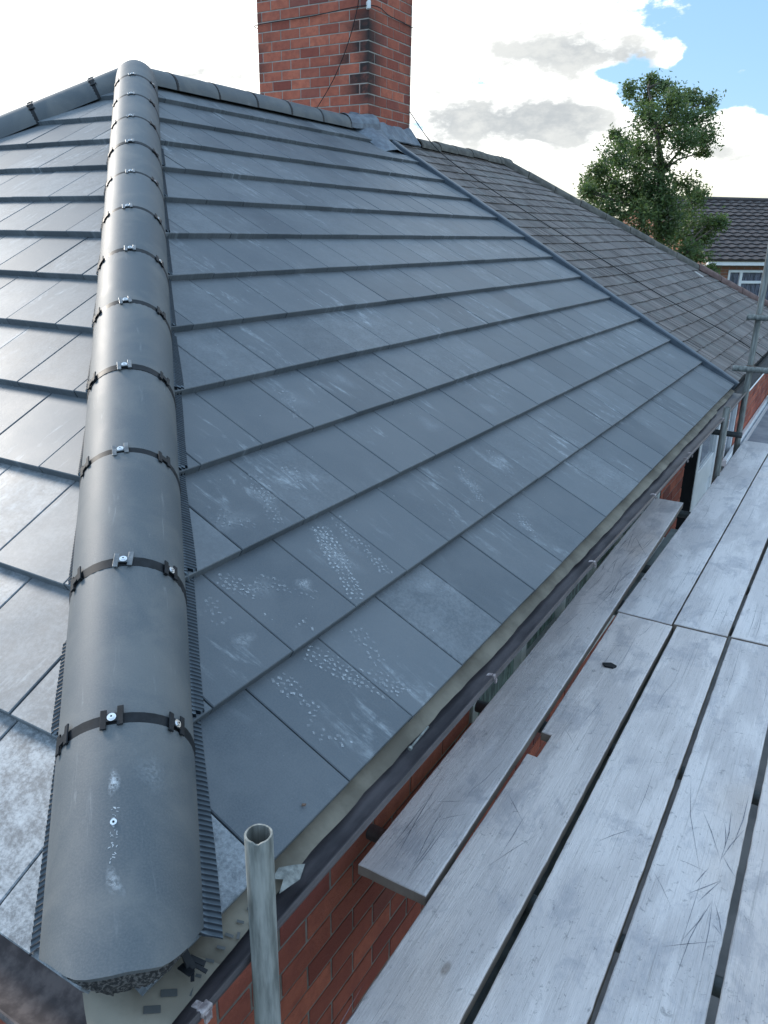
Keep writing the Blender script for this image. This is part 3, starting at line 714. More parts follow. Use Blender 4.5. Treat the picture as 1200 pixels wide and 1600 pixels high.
# timber soffit and fascia closes the top
mb.build('wall', [BRICK, MORTAR_D], house)
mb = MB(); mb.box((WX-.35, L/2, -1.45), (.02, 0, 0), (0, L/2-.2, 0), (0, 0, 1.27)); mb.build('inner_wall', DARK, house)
mb = MB(); zt = ZB+wall_h
mb.box((-.045, L/2+.03, -.105), (.010, 0, 0), (0, L/2-.03, 0), (0, 0, .055)); mb.box((-RX, .045, -.105), (RX-.03, 0, 0), (0, .010, 0), (0, 0, .055))
mb.box((-.14, L/2+.03, -.155), (.086, 0, 0), (0, L/2-.1, 0), (0, 0, .006)); mb.box((-RX, .13, -.1551), (RX-.23, 0, 0), (0, .086, 0), (0, 0, .006))
mb.build('fascia', simple('brown_fascia', (.06, .045, .04), (.10, .08, .07)), house)
def window(parent, xw, y0, y1, z0, z1, muls, glass, fw=.055, rec=.035, sill=True, door=False, trans=()):
    m1 = MB(); x = xw-rec; zc_, zh = (z0+z1)/2, (z1-z0)/2
    for yy in (y0+fw/2, y1-fw/2): m1.box((x, yy, zc_), (.03, 0, 0), (0, fw/2, 0), (0, 0, zh), bev=.004)
    for zz in (z0+fw/2, z1-fw/2): m1.box((x, (y0+y1)/2, zz), (.029, 0, 0), (0, (y1-y0)/2-fw, 0), (0, 0, fw/2), bev=.004)
    for yy in muls: m1.box((x+.001, yy, zc_), (.027, 0, 0), (0, .032, 0), (0, 0, zh-fw), bev=.004)
    for (ya, yb, zz) in trans: m1.box((x+.0005, (ya+yb)/2, zz), (.026, 0, 0), (0, (yb-ya)/2-.033, 0), (0, 0, .03), bev=.004)
    f = m1.build('window' if not door else 'door', WHITE, parent)
    m2 = MB()
    if door:
        mz = -1.08
        m2.box((x-.008, (y0+y1)/2, (z0+mz)/2), (.016, 0, 0), (0, (y1-y0)/2-fw, 0), (0, 0, (mz-z0)/2-fw*.9), bev=.006); m2.box((x-.002, (y0+y1)/2, mz), (.024, 0, 0), (0, (y1-y0)/2-fw, 0), (0, 0, .13), bev=.004); m2.build('panel', WHITE, f); m2 = MB()
        m2.box((x-.01, (y0+y1)/2, (mz+z1)/2), (.006, 0, 0), (0, (y1-y0)/2-fw, 0), (0, 0, (z1-mz)/2-fw*.9)); m2.build('pane', glass, f)
    else:
        m2.box((x-.012, (y0+y1)/2, zc_), (.006, 0, 0), (0, (y1-y0)/2-fw, 0), (0, 0, zh-fw)); m2.build('pane', glass, f)
    if sill:
        m3 = MB(); m3.box((xw+.025, (y0+y1)/2, z0-.022), (.06, 0, 0), (0, (y1-y0)/2+.04, 0), (0, 0, .02), bev=.004); m3.build('sill', WHITE, f)
    return f
window(house, WX, 1.97, 5.43, -.99, -.47, [2.55, 3.13, 3.71, 4.29, 4.87], GLASS_G, trans=[(2.55, 3.13, -.72), (3.71, 4.29, -.72)])
mb = MB(); mb.box((WX+.004, 3.7, -.415), (.03, 0, 0), (0, 1.86, 0), (0, 0, .05), bev=.003); mb.build('lintel', simple('lintel_stone', (.16, .13, .12), (.22, .18, .16)), house)
# dark recess of the shared porch
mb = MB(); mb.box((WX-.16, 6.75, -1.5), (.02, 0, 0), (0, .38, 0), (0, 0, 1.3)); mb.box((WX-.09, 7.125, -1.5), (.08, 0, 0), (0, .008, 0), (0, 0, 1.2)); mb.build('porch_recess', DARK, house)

# ---------------------------------------------------------------- eaves felt and gutters
def gx(y):
    t = [(-.2, 0.), (2.2, .0), (3.3, .012), (4.5, .018), (6, .034), (14.5, .05)]
    for (a, b), (c, d) in zip(t, t[1:]):
        if y <= c: return b+(d-b)*(y-a)/(c-a)
    return t[-1][1]
GP = [(-.028, -.052), (-.026, -.065), (-.012, -.078), (.012, -.084), (.040, -.084), (.062, -.076), (.074, -.058), (.0765, -.042), (.081, -.0395), (.084, -.044), (.0815, -.058), (.068, -.084), (.043, -.093), (.010, -.094), (-.02, -.088), (-.034, -.08), (-.034, -.052)]
def gutter(name, Pf, y0, y1, n, mtl, label=None, drift=True):
    mb = MB(); vs = []; k = len(GP); rs = random.Random(1)
    for i in range(n+1):
        y = y0+(y1-y0)*i/n; dz = .0015*sin(y*3)
        for (x, z) in GP: vs.append(Pf(x+(gx(y) if drift else 0)*max(0, (x+.03)/.11), y, z+dz))
    mb.add(vs, [(i*k+j, (i+1)*k+j, (i+1)*k+(j+1) % k, i*k+(j+1) % k) for i in range(n) for j in range(k)]+[tuple(range(k)), tuple(range(n*k, n*k+k))[::-1]])
    o = mb.build(name, mtl, house); smooth_angle(o, 45)
    if label: o['label'] = label
    return o
gut = gutter('gutter', lambda x, y, z: Vector((x, y, z)), -.03, L+.02, 40, GUT)
gut2 = gutter('gutter', lambda x, y, z: Vector((-y, -x, z)), -.084, 2*RX, 20, GUTL, 'dusty brown gutter of the hip end', drift=False)
def bracket(y):
    mb = MB(); rs = random.Random(int(y*100)); g = gx(y)
    k_ = 1 if y < .2 else .6
    mb.box((.081+g, y, -.046), (.0075*k_, 0, 0), (0, .012*k_, 0), (0, 0, .008), bev=.002)
    mb.box((.088+g, y, -.058), (.0025, 0, 0), (0, .008*k_, 0), (0, 0, .012*k_), bev=.001)
    mb.box((.068+g, y-.004, -.040), (.008, 0, .002), (0, .007, 0), (0, 0, .0022), bev=.001)
    return mb.build('gutter_bracket', PINK, gut)
for y in (.11, 1.385, 2.43, 3.49, 4.33, 4.47, 5.66): bracket(y)
def felt():
    mb = MB(); vs = []; n = 150; rs = random.Random(6); m_ = 6
    for i in range(n+1):
        y = .10+(L-.12)*i/n; e = .015+.0022*sin(y*5.1)+.0012*sin(y*13.)+.0015*sin(y*31)+gx(y)*.25
        if y < .5: e += (.5-y)*.05
        if 6.0 < y: e -= .012
        for j in range(m_+1):
            t = j/m_; x = -.05+(e+.05)*t; z = -.034-.012*t-.016*t*t+.0022*sin(y*9+t*3)*t+.0012*sin(y*27)*t+.0014*sin(y*61+7*t)*t+rs.uniform(-.0005, .0005)
            vs.append((x, y, z))
    fs = [(i*(m_+1)+j, i*(m_+1)+j+1, (i+1)*(m_+1)+j+1, (i+1)*(m_+1)+j) for i in range(n) for j in range(m_)]
    mb.add(vs, fs); o = mb.build('felt_strip', FELT, house, smooth=True); return o
fe = felt()
# the corner piece hanging over both gutters
mb = MB(); vs = []; outl = [(-.15, .036), (-.105, .006), (-.06, -.022), (-.01, -.046), (.036, -.044), (.050, -.01), (.046, .04), (.042, .09), (.038, .14), (.034, .20)]
for i, (x, y) in enumerate(outl):
    for j in range(7):
        t = j/6; a = Vector((-.12, .12)); q = a.lerp(Vector((x, y)), t); vs.append((q.x, q.y, -.030-.020*t*t+.0015*sin(i*1.3+j)*t-(.010*t**6)))
mb.add(vs, [(7*i+j, 7*i+j+1, 7*i+8+j, 7*i+7+j) for i in range(len(outl)-1) for j in range(6)])
fc = mb.build('felt_strip', simple('corner_felt', (.18, .16, .125), (.29, .265, .215), 6, .75, st=.2), house, smooth=True)
PM = simple('print_grey', (.07, .075, .075), (.11, .115, .115))
# printed marks on the felt
for (x, y, a, l, w_) in [(.012, .285, .5, .007, .0028), (.026, .262, 2.1, .007, .0028), (.014, .25, .4, .008, .003), (.028, .30, .5, .006, .0028), (.018, .222, .5, .008, .003), (.019, .19, .5, .008, .003), (.02, .155, .5, .008, .003), (.006, .142, 2., .008, .003), (.030, .128, 2.1, .008, .003), (.010, .318, .5, .007, .0028), (.026, .332, 2.0, .007, .0028)]:
    t = (x+.05)/.086; z = -.034-.012*t-.016*t*t+.0012
    mb = MB(); mb.box((x, y, z+.0014), (cos(a)*l, sin(a)*l, -.3*cos(a)*l), (-sin(a)*w_, cos(a)*w_, .3*sin(a)*w_), (0, 0, .0003)); mb.build('printed_mark', PM, fe)
for (x, y) in [(.008, .098), (.006, .060)]:
    mb = MB(); mb.box((x, y, -.0425), (.010, .010, -.003), (-.005, .005, 0), (0, 0, .0008)); mb.build('printed_mark', PM, fc)
# torn flap of felt near the pole
mb = MB(); vs = [(.002, .42, -.030), (.012, .385, -.026), (.03, .40, -.030), (.042, .37, -.036), (.050, .43, -.045), (.034, .47, -.045), (.022, .445, -.033)]
mb.add(vs, [(0, 1, 2, 6), (2, 3, 4, 6), (6, 4, 5)]); mb.build('torn_felt', GALV, house)

# ---------------------------------------------------------------- boot prints of dust on the new tiles
def boot(u0, v0, u1, v1, wd, op, seed, dens=1.):
    rs = random.Random(seed); mb = MB(); A, Bv = Vector((u0, v0)), Vector((u1, v1)); L_ = (Bv-A).length; d = (Bv-A).normalized(); p = Vector((-d.y, d.x))
    nr = int(L_/.0165)
    for i in range(nr):
        t = (i+.5)/nr
        hw = wd*(.78+.3*sin(pi*min(1, t*1.35))) if t < .62 else wd*(.62+.25*sin(pi*(t-.5)))
        if .56 < t < .68 and dens < .95: hw *= .5
        nc = max(2, int(2*hw/.0165))
        for j in range(nc):
            if rs.random() > dens: continue
            x = -hw+2*hw*(j+.5)/nc; c = A+d*(t*L_+rs.uniform(-.003, .003))+p*(x*(1-.15*t)+rs.uniform(-.002, .002)+.004*(i % 2))
            edge = 1-abs(x)/hw*.35; lon = rs.uniform(.0032, .0075); lat = rs.uniform(.0028, .0055); an = (.6 if j % 2 else -.6)+rs.uniform(-.25, .25)
            e1 = d*cos(an)+p*sin(an); e2 = p*cos(an)-d*sin(an)
            cs = [c+e1*lon+e2*lat*.8, c-e1*lon*.9+e2*lat, c-e1*lon-e2*lat*.8, c+e1*lon*.8-e2*lat]
            k = floor(cs[0].y/G)
            if any(floor(q.y/G) != k or (q.y/G-k)*G < .006 for q in cs): continue
            kk = int(k); of = offs[kk] if kk < len(offs) else 0
            if any(abs(((q.x-of)/W+.5) % 1-.5)*W < .004 for q in cs): continue
            o_ = min(1, 1.35*op*edge*rs.uniform(.3, .95))
            mb.add([S(q.x, q.y, tile_h(q.y)+.0013) for q in cs], [(3, 2, 1, 0)], 0, None, (o_, 0, 0))
    if mb.v: return mb.build('boot_print', DUST, slope)
P_ = [(0.935, 0.335, 1.03, 0.06, .042, .75, .95), (0.80, 0.325, 0.79, 0.18, .036, .7, .9), (0.751, 0.178, 0.79, 0.053, .04, .5, .6), (1.14, 0.30, 1.09, 0.17, .034, .55, .85), (1.03, 0.175, 1.08, 0.05, .03, .5, .8),
      (1.40, 0.655, 1.22, 0.36, .045, .95, 1.), (1.50, 0.66, 1.42, 0.37, .036, .65, .9), (0.895, 0.655, .955, 0.55, .042, .6, 1.), (1.0, .60, 1.12, .44, .03, .4, .6), (0.80, 0.62, 0.79, 0.52, .045, .4, .7),
      (0.973, 0.41, 0.98, 0.355, .03, .7, .6), (1.37, .94, 1.23, .72, .04, .5, .8), (1.05, .87, 1.15, .74, .05, .3, .6), (1.52, .93, 1.5, .83, .035, .6, .8), (2.37, .60, 2.22, .40, .04, .5, .95), (2.39, .28, 2.30, .15, .038, .7, .8),
      (2.7, .6, 2.61, .43, .036, .6, 1.), (2.0, .5, 1.95, .38, .035, .35, .6), (3.3, .9, 3.2, .72, .04, .35, .7), (3.1, 1.25, 3.0, 1.1, .04, .3, .7), (1.9, 1.3, 1.8, 1.1, .04, .4, .7)]
for i, (a, b, c, d, wd, op, de) in enumerate(P_): boot(a, b, c, d, wd, op, 40+i, de)
def SL(u, v): return S(u, v, tile_h(v)+.001)
SM = [(.99, .56, .06, .05, .28), (1.12, .50, .035, .03, .75), (.79, .45, .05, .03, .45), (1.10, .80, .12, .05, .3), (1.33, .52, .05, .11, .5), (1.44, .52, .05, .09, .3), (1.55, .27, .07, .10, .40), (1.62, .2, .04, .07, .3), (1.30, .83, .05, .07, .35), (1.50, .88, .05, .05, .4),
      (2.3, .50, .05, .08, .4), (2.65, .53, .05, .07, .45), (2.33, .21, .03, .06, .5), (2.05, .62, .07, .05, .3), (3.4, .6, .08, .09, .35), (3.05, .8, .09, .1, .4), (2.5, .85, .08, .08, .35), (1.9, 1.2, .1, .08, .3), (2.3, 1.25, .08, .1, .35), (3.6, 1.2, .1, .1, .3), (4.4, .6, .08, .1, .3), (4.0, .95, .08, .1, .35), (1.75, 1.6, .1, .1, .25), (3.0, 1.6, .12, .1, .3), (5.0, .9, .1, .1, .25)]
for i, (u, v, a, b, op) in enumerate(SM):
    k = floor(v/G)
    b = min(b, (v-k*G)/1.3-.004, ((k+1)*G-v)/1.3-.004)
    if b > .01: smear(slope, SL, u, v, a, b, op, 0, seed=i)

# small bits lying about
mb = MB(); mb.tube([(.030, .95, -.050), (.036, 1.035, -.034)], .0032, 8); mb.tube([(.0293, .942, -.0515), (.030, .95, -.050)], .0062, 10)
tag(smooth_angle(mb.build('roofing_nail', GALV, None, origin=(.03, .95, -.055)), 40) or bpy.data.objects['roofing_nail'], 'loose galvanised nail lying across the brown gutter', 'nail')
mb = MB(); mb.prism([(.168, 2.425), (.185, 2.405), (.218, 2.412), (.228, 2.432), (.200, 2.445)], -.4985, -.490)
tag(mb.build('slate_chip', CLIP, None, origin=(.2, 2.42, -.4985)), 'small dark tile chip lying on the second board from the wall', 'tile chip')
mb = MB(); cc = S(.555, .035, .0); mb.box(cc+Vector((0, 0, .003)), (.004, .002, 0), (-.001, .003, 0), (0, 0, .0022), bev=.001)
tag(mb.build('rust_flake', RUST, None, origin=tuple(cc)), 'tiny rust brown flake on the lowest dark tile above the pole', 'debris')

# ---------------------------------------------------------------- scaffold boards
ZT = -.5; BT = .038
def board(poly, label, seed, zt=ZT, tone=None, scr=(), group='scaffold boards of the working platform', tilt=0.):
    """poly: plan outline, near-left, near-right, far-right, far-left (+ optional notch)"""
    rs = random.Random(seed); pts = []
    n = len(poly)
    for i in range(n):      # rough sawn, slightly worn outline
        a, b = Vector(poly[i]), Vector(poly[(i+1) % n]); ln = (b-a).length; k = max(1, int(ln/.035)); nrm = Vector((-(b-a).y, (b-a).x)).normalized()
        for j in range(k):
            t = j/k; q = a.lerp(b, t)
            w_ = (.0007*sin(t*ln*3+seed)+rs.gauss(0, .0004)) if ln > .3 else rs.gauss(0, .0009)
            if j == 0: w_ = 0
            pts.append(tuple(q+nrm*w_))
    t_ = rs.random() if tone is None else tone; cx, cy = sum(p[0] for p in poly)/n, sum(p[1] for p in poly)/n
    mb = MB(); m = len(pts); bv = .0045; i1 = inset(pts, bv); i2 = inset(pts, bv*.35)
    def Z(q): return zt+tilt*(q[1]-cy)
    vs = [(q[0], q[1], Z(q)-BT) for q in pts]+[(q[0], q[1], Z(q)-bv) for q in pts]+[(q[0], q[1], Z(q)-bv*.35) for q in i2]+[(q[0], q[1], Z(q)) for q in i1]
    fs = [tuple(range(m))[::-1], tuple(range(3*m, 4*m))]+[(r*m+i, r*m+(i+1) % m, (r+1)*m+(i+1) % m, (r+1)*m+i) for r in range(3) for i in range(m)]
    mb.add(vs, fs, 0, None, (t_, rs.random(), 0))
    for q_ in range(5):
        xx = cx+rs.uniform(-.09, .09); y_a, y_b = min(p[1] for p in poly), max(p[1] for p in poly); yy = rs.choice((y_a+.02, y_b-.6, rs.uniform(y_a, y_b-.7))); ll = rs.uniform(.25, .6); a, b_ = Vector((xx, yy)), Vector((xx+rs.uniform(-.01, .01), yy+ll)); ww = rs.uniform(.0005, .0011)
        mb.add([(a.x, a.y, Z(a)+.0004), (xx+ww+.003, yy+ll*.4, Z(a)+.0004), (b_.x, b_.y, Z(b_)+.0004), (xx-ww+.003, yy+ll*.4, Z(a)+.0004)], [(3, 2, 1, 0)], 1)
    if scr:
        for (x0, y0, x1, y1, w_) in scr:
            a, b = Vector((x0, y0)), Vector((x1, y1)); d = (b-a).normalized(); p = Vector((-d.y, d.x)); mid = a.lerp(b, .45)+p*(b-a).length*rs.uniform(-.03, .03)
            q = [a, mid+p*w_, b, mid-p*w_]
            mb.add([(v.x, v.y, Z(v)+.0006) for v in q], [(3, 2, 1, 0)], 1)
    o = mb.build('scaffold_board', [BOARD, PEDGE], None, origin=(cx, cy, zt-BT)); tag(o, label, 'board', group)
    return o
rs = random.Random(77); sc1 = []
for i in range(30):
    x, y = rs.uniform(-.13, .035), rs.uniform(3.0, 3.85); l = rs.uniform(.12, .42); a = rs.gauss(.10, .22); sc1.append((x, y, x+sin(a)*l*.5, y+cos(a)*l, rs.uniform(.0006, .0016)))
sc1 += [(-.09, 4.05, .05, 3.75, .0016), (-.13, 2.9, -.03, 3.0, .0012), (-.02, 2.75, .01, 3.6, .001), (-.11, 2.55, -.06, 2.9, .001), (.02, 1.35, .06, 1.62, .001), (-.05, 1.28, .04, 1.34, .0012), (-.01, 1.2, .07, 1.29, .0008), (-.1, 1.9, .0, 1.95, .0008), (-.03, .95, -.09, 1.45, .0013), (.03, .96, -.02, 1.3, .0009)]
sc4 = [(.636, 1.862, .747, 1.4, .0011), (.78, 1.76, .785, 1.48, .0016), (.82, 1.86, .805, 1.55, .0016), (.70, 1.7, .785, 1.5, .0014), (.785, 1.5, .83, 1.68, .0014), (.77, 1.68, .79, 1.55, .0012), (.79, 1.52, .835, 1.45, .0013), (.80, 1.42, .72, 1.31, .0015), (.76, 1.45, .735, 1.36, .0015), (.755, 1.30, .80, 1.42, .0014),
       (.79, 1.33, .74, 1.14, .0013), (.79, 1.33, .80, 1.08, .0013), (.795, 1.33, .835, 1.2, .0013), (.78, 1.3, .75, 1.0, .0012), (.80, 1.25, .83, 1.22, .001), (.67, 1.44, .77, 1.43, .0008), (.62, 1.36, .70, 1.24, .0008), (.70, 1.10, .83, 1.2, .001)]
sc3 = [(.45, 1.38, .535, 1.5, .0013), (.44, 2.2, .47, 2.5, .0008)]; sc2 = [(.17, 1.9, .25, 1.8, .0008), (.25, 2.2, .22, 1.9, .0008), (.14, 2.6, .22, 2.65, .001), (.2, 1.1, .3, 1.35, .0008), (.13, 1.45, .24, 1.33, .001), (.24, 2.75, .27, 2.95, .0009)]
sc6 = [(.12, 3.1, .15, 3.25, .0009), (.16, 3.9, .22, 3.8, .001), (.3, 3.1, .31, 3.3, .0009), (.2, 5.6, .3, 5.9, .0018), (.24, 5.8, .34, 5.75, .0018), (.2, 6.0, .28, 6.1, .0018), (.3, 5.3, .36, 5.6, .0015), (.17, 4.5, .35, 4.55, .0012)]
board([(-.121, .927), (.102, .927), (.034, 4.884), (-.163, 4.885)], 'short grey scaffold board nearest the brick wall, its sawn brown end showing by the pole', 1, scr=sc1, tone=.6, zt=-.499)
board([(.1165, .32), (.340, .32), (.353, 2.955), (.094, 2.962), (.1115, 1.829), (.150, 1.826), (.1495, 1.677), (.1125, 1.679)], 'grey scaffold board with a square notch cut in its left edge', 2, scr=sc2, tone=.5)
board([(.367, -1.3), (.604, -1.3), (.592, 2.972), (.370, 2.965)], 'pale scaffold board between the notched board and the one scratched with a star', 3, scr=sc3, tone=.7)
board([(.617, -1.3), (.842, -1.3), (.829, 2.985), (.610, 2.978)], 'grey scaffold board scored with a star of dark knife cuts', 4, scr=sc4, tone=.45)
board([(.866, -1.3), (1.092, -1.3), (1.086, 2.99), (.848, 2.99)], 'whitish scaffold board at the bottom right corner of the platform', 5, tone=.95)
board([(.088, 2.975), (.345, 2.97), (.392, 7.03), (.150, 7.04)], 'long scaffold board beyond the butt joint with dark scuffs at its far end', 6, scr=sc6, tone=.4)
board([(.352, 2.985), (.592, 2.99), (.640, 6.95), (.399, 6.96)], 'rosy tinted scaffold board beyond the butt joint, second from the gutter', 7, tone=.6)
board([(.606, 2.996), (.838, 3.003), (.905, 6.9), (.668, 6.9)], 'scaffold board beyond the butt joint at the right edge, third from the gutter', 8, tone=.85)
# ---------------------------------------------------------------- scaffold tubes
def hollow_tube(name, a, b, label, group, mtl=GALV, R=.0252, parent=None, n=28, origin=None, open_top=True, nick=False, cat='pole'):
    a, b = Vector(a), Vector(b); d = (b-a).normalized(); e = (Vector((1, 0, 0)) if abs(d.x) < .9 else Vector((0, 1, 0))); e = (e-d*e.dot(d)).normalized(); f = d.cross(e)
    mb = MB(); vs = []; L_ = (b-a).length; r2 = R-.0042
    rings = [(a, R), (b-d*.0015, R), (b, R-.001), (b, r2), (b-d*min(.5, L_*.5), r2)]
    for (c, rr) in rings:
        for k in range(n):
            t = 2*pi*k/n; q = c+e*rr*cos(t)+f*rr*sin(t)
            if nick and (c-b).length < .002: q += d*(.0005*sin(t*3)-(.0035 if k in (23, 24) else 0))
            vs.append(q)
    fs = [(r*n+k, r*n+(k+1) % n, (r+1)*n+(k+1) % n, (r+1)*n+k) for r in range(4) for k in range(n)]+[tuple(range(n))[::-1], tuple(range(4*n, 5*n))]
    mb.add(vs, fs); o = mb.build(name, mtl, parent, origin=tuple(a) if parent is None else None); smooth_angle(o, 40)
    if parent is None: tag(o, label, cat, group)
    return o
def coupler(parent, c, ax1, ax2):
    """two half collars with a bolt"""
    mb = MB(); c = Vector(c); ax1, ax2 = Vector(ax1), Vector(ax2); s = ax1.cross(ax2).normalized()
    mb.tube([c-ax1*.024, c+ax1*.024], .0305, 16); c2 = c+s*.052; mb.tube([c2-ax2*.024, c2+ax2*.024], .0305, 16)
    mb.box(c+s*.026, ax1*.02, ax2*.02, s*.012); mb.tube([c+ax2*.036-s*.02, c+ax2*.036+s*.055], .006, 8); mb.box(c+ax2*.036+s*.045, ax1*.011, ax2*.011, s*.006)
    mb.tube([c2+ax1*.036+s*.02, c2+ax1*.036-s*.03], .006, 8); mb.box(c2+ax1*.036+s*.016, ax1*.011, ax2*.011, s*.006)
    o = mb.build('coupler', RUST, parent); smooth_angle(o, 40); return o
hollow_tube('scaffold_pole', (.112, .236, -2.72), (.108, .242, .247), 'galvanised scaffold pole with an open top standing at the roof corner', 'upright scaffold poles', nick=True)
hollow_tube('scaffold_pole', (.125, 5.70, -2.72), (.118, 5.72, .035), 'short scaffold pole ending just above the gutter in front of the white door', 'upright scaffold poles')
tall = hollow_tube('scaffold_pole', (.118, 6.915, -2.72), (.098, 6.99, 2.6), 'tall scaffold pole at the right edge carrying two cross rails', 'upright scaffold poles')
def rail(x0, x1, y, z, label, group, mtl=GALV):
    return hollow_tube('scaffold_rail', (x1, y+.02*(x1-x0), z), (x0, y, z), label, group, mtl, cat='rail')
rail(.02, 2.0, 6.895, .60, 'upper galvanised cross rail clamped to the tall pole', 'cross rails on the tall pole')
rail(-.02, 2.0, 6.86, .165, 'lower galvanised cross rail clamped to the tall pole', 'cross rails on the tall pole')
coupler(tall, (.104, 6.955, .60), (0, 0, 1), (1, 0, 0)); coupler(tall, (.107, 6.945, .165), (0, 0, 1), (1, 0, 0))
TG = 'transom tubes under the boards'
for y, z, x0, lb in [(1.12, -.566, -.20, 'transom tube under the sawn end of the shortest board'), (1.95, -.567, -.20, 'transom tube crossing under the notched board'), (3.19, -.566, -.1, 'transom tube just beyond the butt joint of the boards'), (3.73, -.566, -.1, 'transom tube seen in the gap beside the scratched short board'),
                 (4.83, -.566, -.20, 'transom tube at the far end of the shortest board'), (6.87, -.42, -.30, 'dark horizontal tube in front of the white door')]:
    hollow_tube('scaffold_transom', (1.3 if y < 6 else .145, y, z), (x0, y, z), lb, TG, GALV_D, cat='tube')
hollow_tube('scaffold_ledger', (.322, -1.0, -.622), (.322, 7.2, -.622), 'long ledger tube running under the gap beside the notched board', None, GALV_D, cat='tube')
mb = MB(); mb.box((.040, 3.95, -.640), (.030, 0, 0), (0, .74, 0), (0, 0, .006), bev=.002); mb.box((.072, 3.95, -.632), (.002, 0, 0), (0, .74, 0), (0, 0, .014))
tag(mb.build('metal_batten', simple('pale_metal', (.24, .28, .28), (.34, .37, .36), 6, .5), None, origin=(.04, 3.95, -.646)), 'pale grey flat metal batten in the gap between the short board and its neighbour', 'batten')

# ---------------------------------------------------------------- neighbouring half of the pair
nb = thing('semi_detached_house', (-RX, 10.5, -2.75), 'old house half with a weathered brown plain tile roof beyond the grey verge strip', 'house')
YE = 2*L+.02; g2 = .158; w2 = .128; rng = random.Random(55)
mb = MB()
def SN(u, v, h=0.):
    q = S(u, v, h-.035+.012*sin(u*1.1+v*.9)); return q
def tone_old(k, j, u, r): return (min(1, max(0, r.gauss(.45, .28))), 0, r.random())
rows2 = int(VN/g2)+1
tiles(mb, SN, rows2, L+.065, YE, [.03, .03+w2/2], w2, g2, [(1, 0, L+.065), (-1, -CT, -YE)], rng, step=.011, tk=.0135, bev=.001, gap=.005, jit=.0022, vmax=VN, tone=tone_old, vjit=.004)
mb.build('roof', OLDT, nb)
def SNb(u, v, h=0.): q = SN(u, v, h); return Vector((-2*RN-q.x, q.y, q.z))
def SNe(u, v, h=0.): q = S(0, v, h-.035); return Vector((-u, YE+q.x, q.z))
mb = MB(); tiles(mb, SNe, rows2, 0, 2*RN, [.03, .03+w2/2], w2, g2, [(1, -CT, 0), (-1, -CT, -2*RN)], rng, step=.011, tk=.0135, bev=.001, gap=.005, jit=.002, vmax=VN, tone=tone_old); mb.build('roof', OLDT, nb)
mb = MB(); tiles(mb, SNb, rows2, L+.065, YE, [.03, .03+w2/2], w2*1.0, g2, [(1, 0, L+.065), (-1, -CT, -YE)], rng, step=.011, tk=.0135, bev=.001, gap=.005, jit=.002, vmax=VN, tone=tone_old); mb.build('roof', OLDT, nb)
mb = MB(); y1 = YE; d = .085; q = [S(L+.06, .03, -d), S(y1-.05, .03, -d), S(y1-RN, VN, -d), S(L+.06, VN, -d)]; qb = [Vector((-2*RN-a.x, a.y, a.z)) for a in q]; lo = [(-.06, L+.06, -.2), (-.06, y1-.06, -.2), (-2*RN+.06, y1-.06, -.2), (-2*RN+.06, L+.06, -.2)]
mb.add(q+qb+lo, [(0, 1, 2, 3), (7, 6, 5, 4), (1, 5, 6, 2), (0, 3, 7, 4), (8, 9, 1, 0), (9, 10, 5, 1), (10, 11, 4, 5), (11, 8, 0, 4), (8, 11, 10, 9)]); mb.build('roof_deck', UNDER, nb)
def old_cap(O, D, s0, s1, mtl, r=.085, lift=0.):
    D, Q, N = frame(D); mb = MB(); vs = []; n = 12
    for s in (s0, s1):
        for t in (0, .014):
            for k in range(n+1):
                a = -pi/2+pi*k/n; vs.append(O+D*s+Q*(1.25*(r-t)*sin(a))+N*(-.052+lift+(r+.018-t)*cos(a)+(.006 if s == s0 else 0)))
    m_ = n+1; fs = []
    for k in range(n):
        fs += [(k, k+1, 2*m_+k+1, 2*m_+k), (m_+k, 3*m_+k, 3*m_+k+1, m_+k+1), (k, m_+k, m_+k+1, k+1), (2*m_+k, 2*m_+k+1, 3*m_+k+1, 3*m_+k)]
    mb.add(vs, fs); o = mb.build('ridge_tile', mtl, nb); smooth_angle(o, 40); return o
rs = random.Random(14); y = 7.86; zr_ = VN*ST-.03
while y < YE-RN-.05:
    old_cap(Vector((-RN, 0, zr_)), Vector((0, 1, 0)), y, y+.44, RIDGE_OLD, lift=rs.uniform(-.006, .012)); y += .45
Dh = Vector((1, 1, -TT)); Oh = Vector((-RN, YE-RN, zr_)); Lh = sqrt(2*RN*RN+(VN*ST)**2); s = 0.
while s < Lh-.1:
    old_cap(Oh, Dh, s, s+.44, RIDGE_RED if s > Lh*.56 else RIDGE_OLD, lift=rs.uniform(-.006, .012)); s += .45
Oh2 = Oh; s = 0.; Dh2 = Vector((-1, 1, -TT))
while s < Lh-.1: old_cap(Oh, Dh2, s, s+.44, RIDGE_OLD); s += .45
mb = MB(); q = S(12.02, 1.47, -.02)   # a single slipped pale tile
mb.box(q, S(0, .07, 0), (0, .055, 0), S(0, 0, .006), bev=.001); mb.build('slipped_tile', simple('pale_tile', (.33, .31, .3), (.42, .4, .38)), nb)
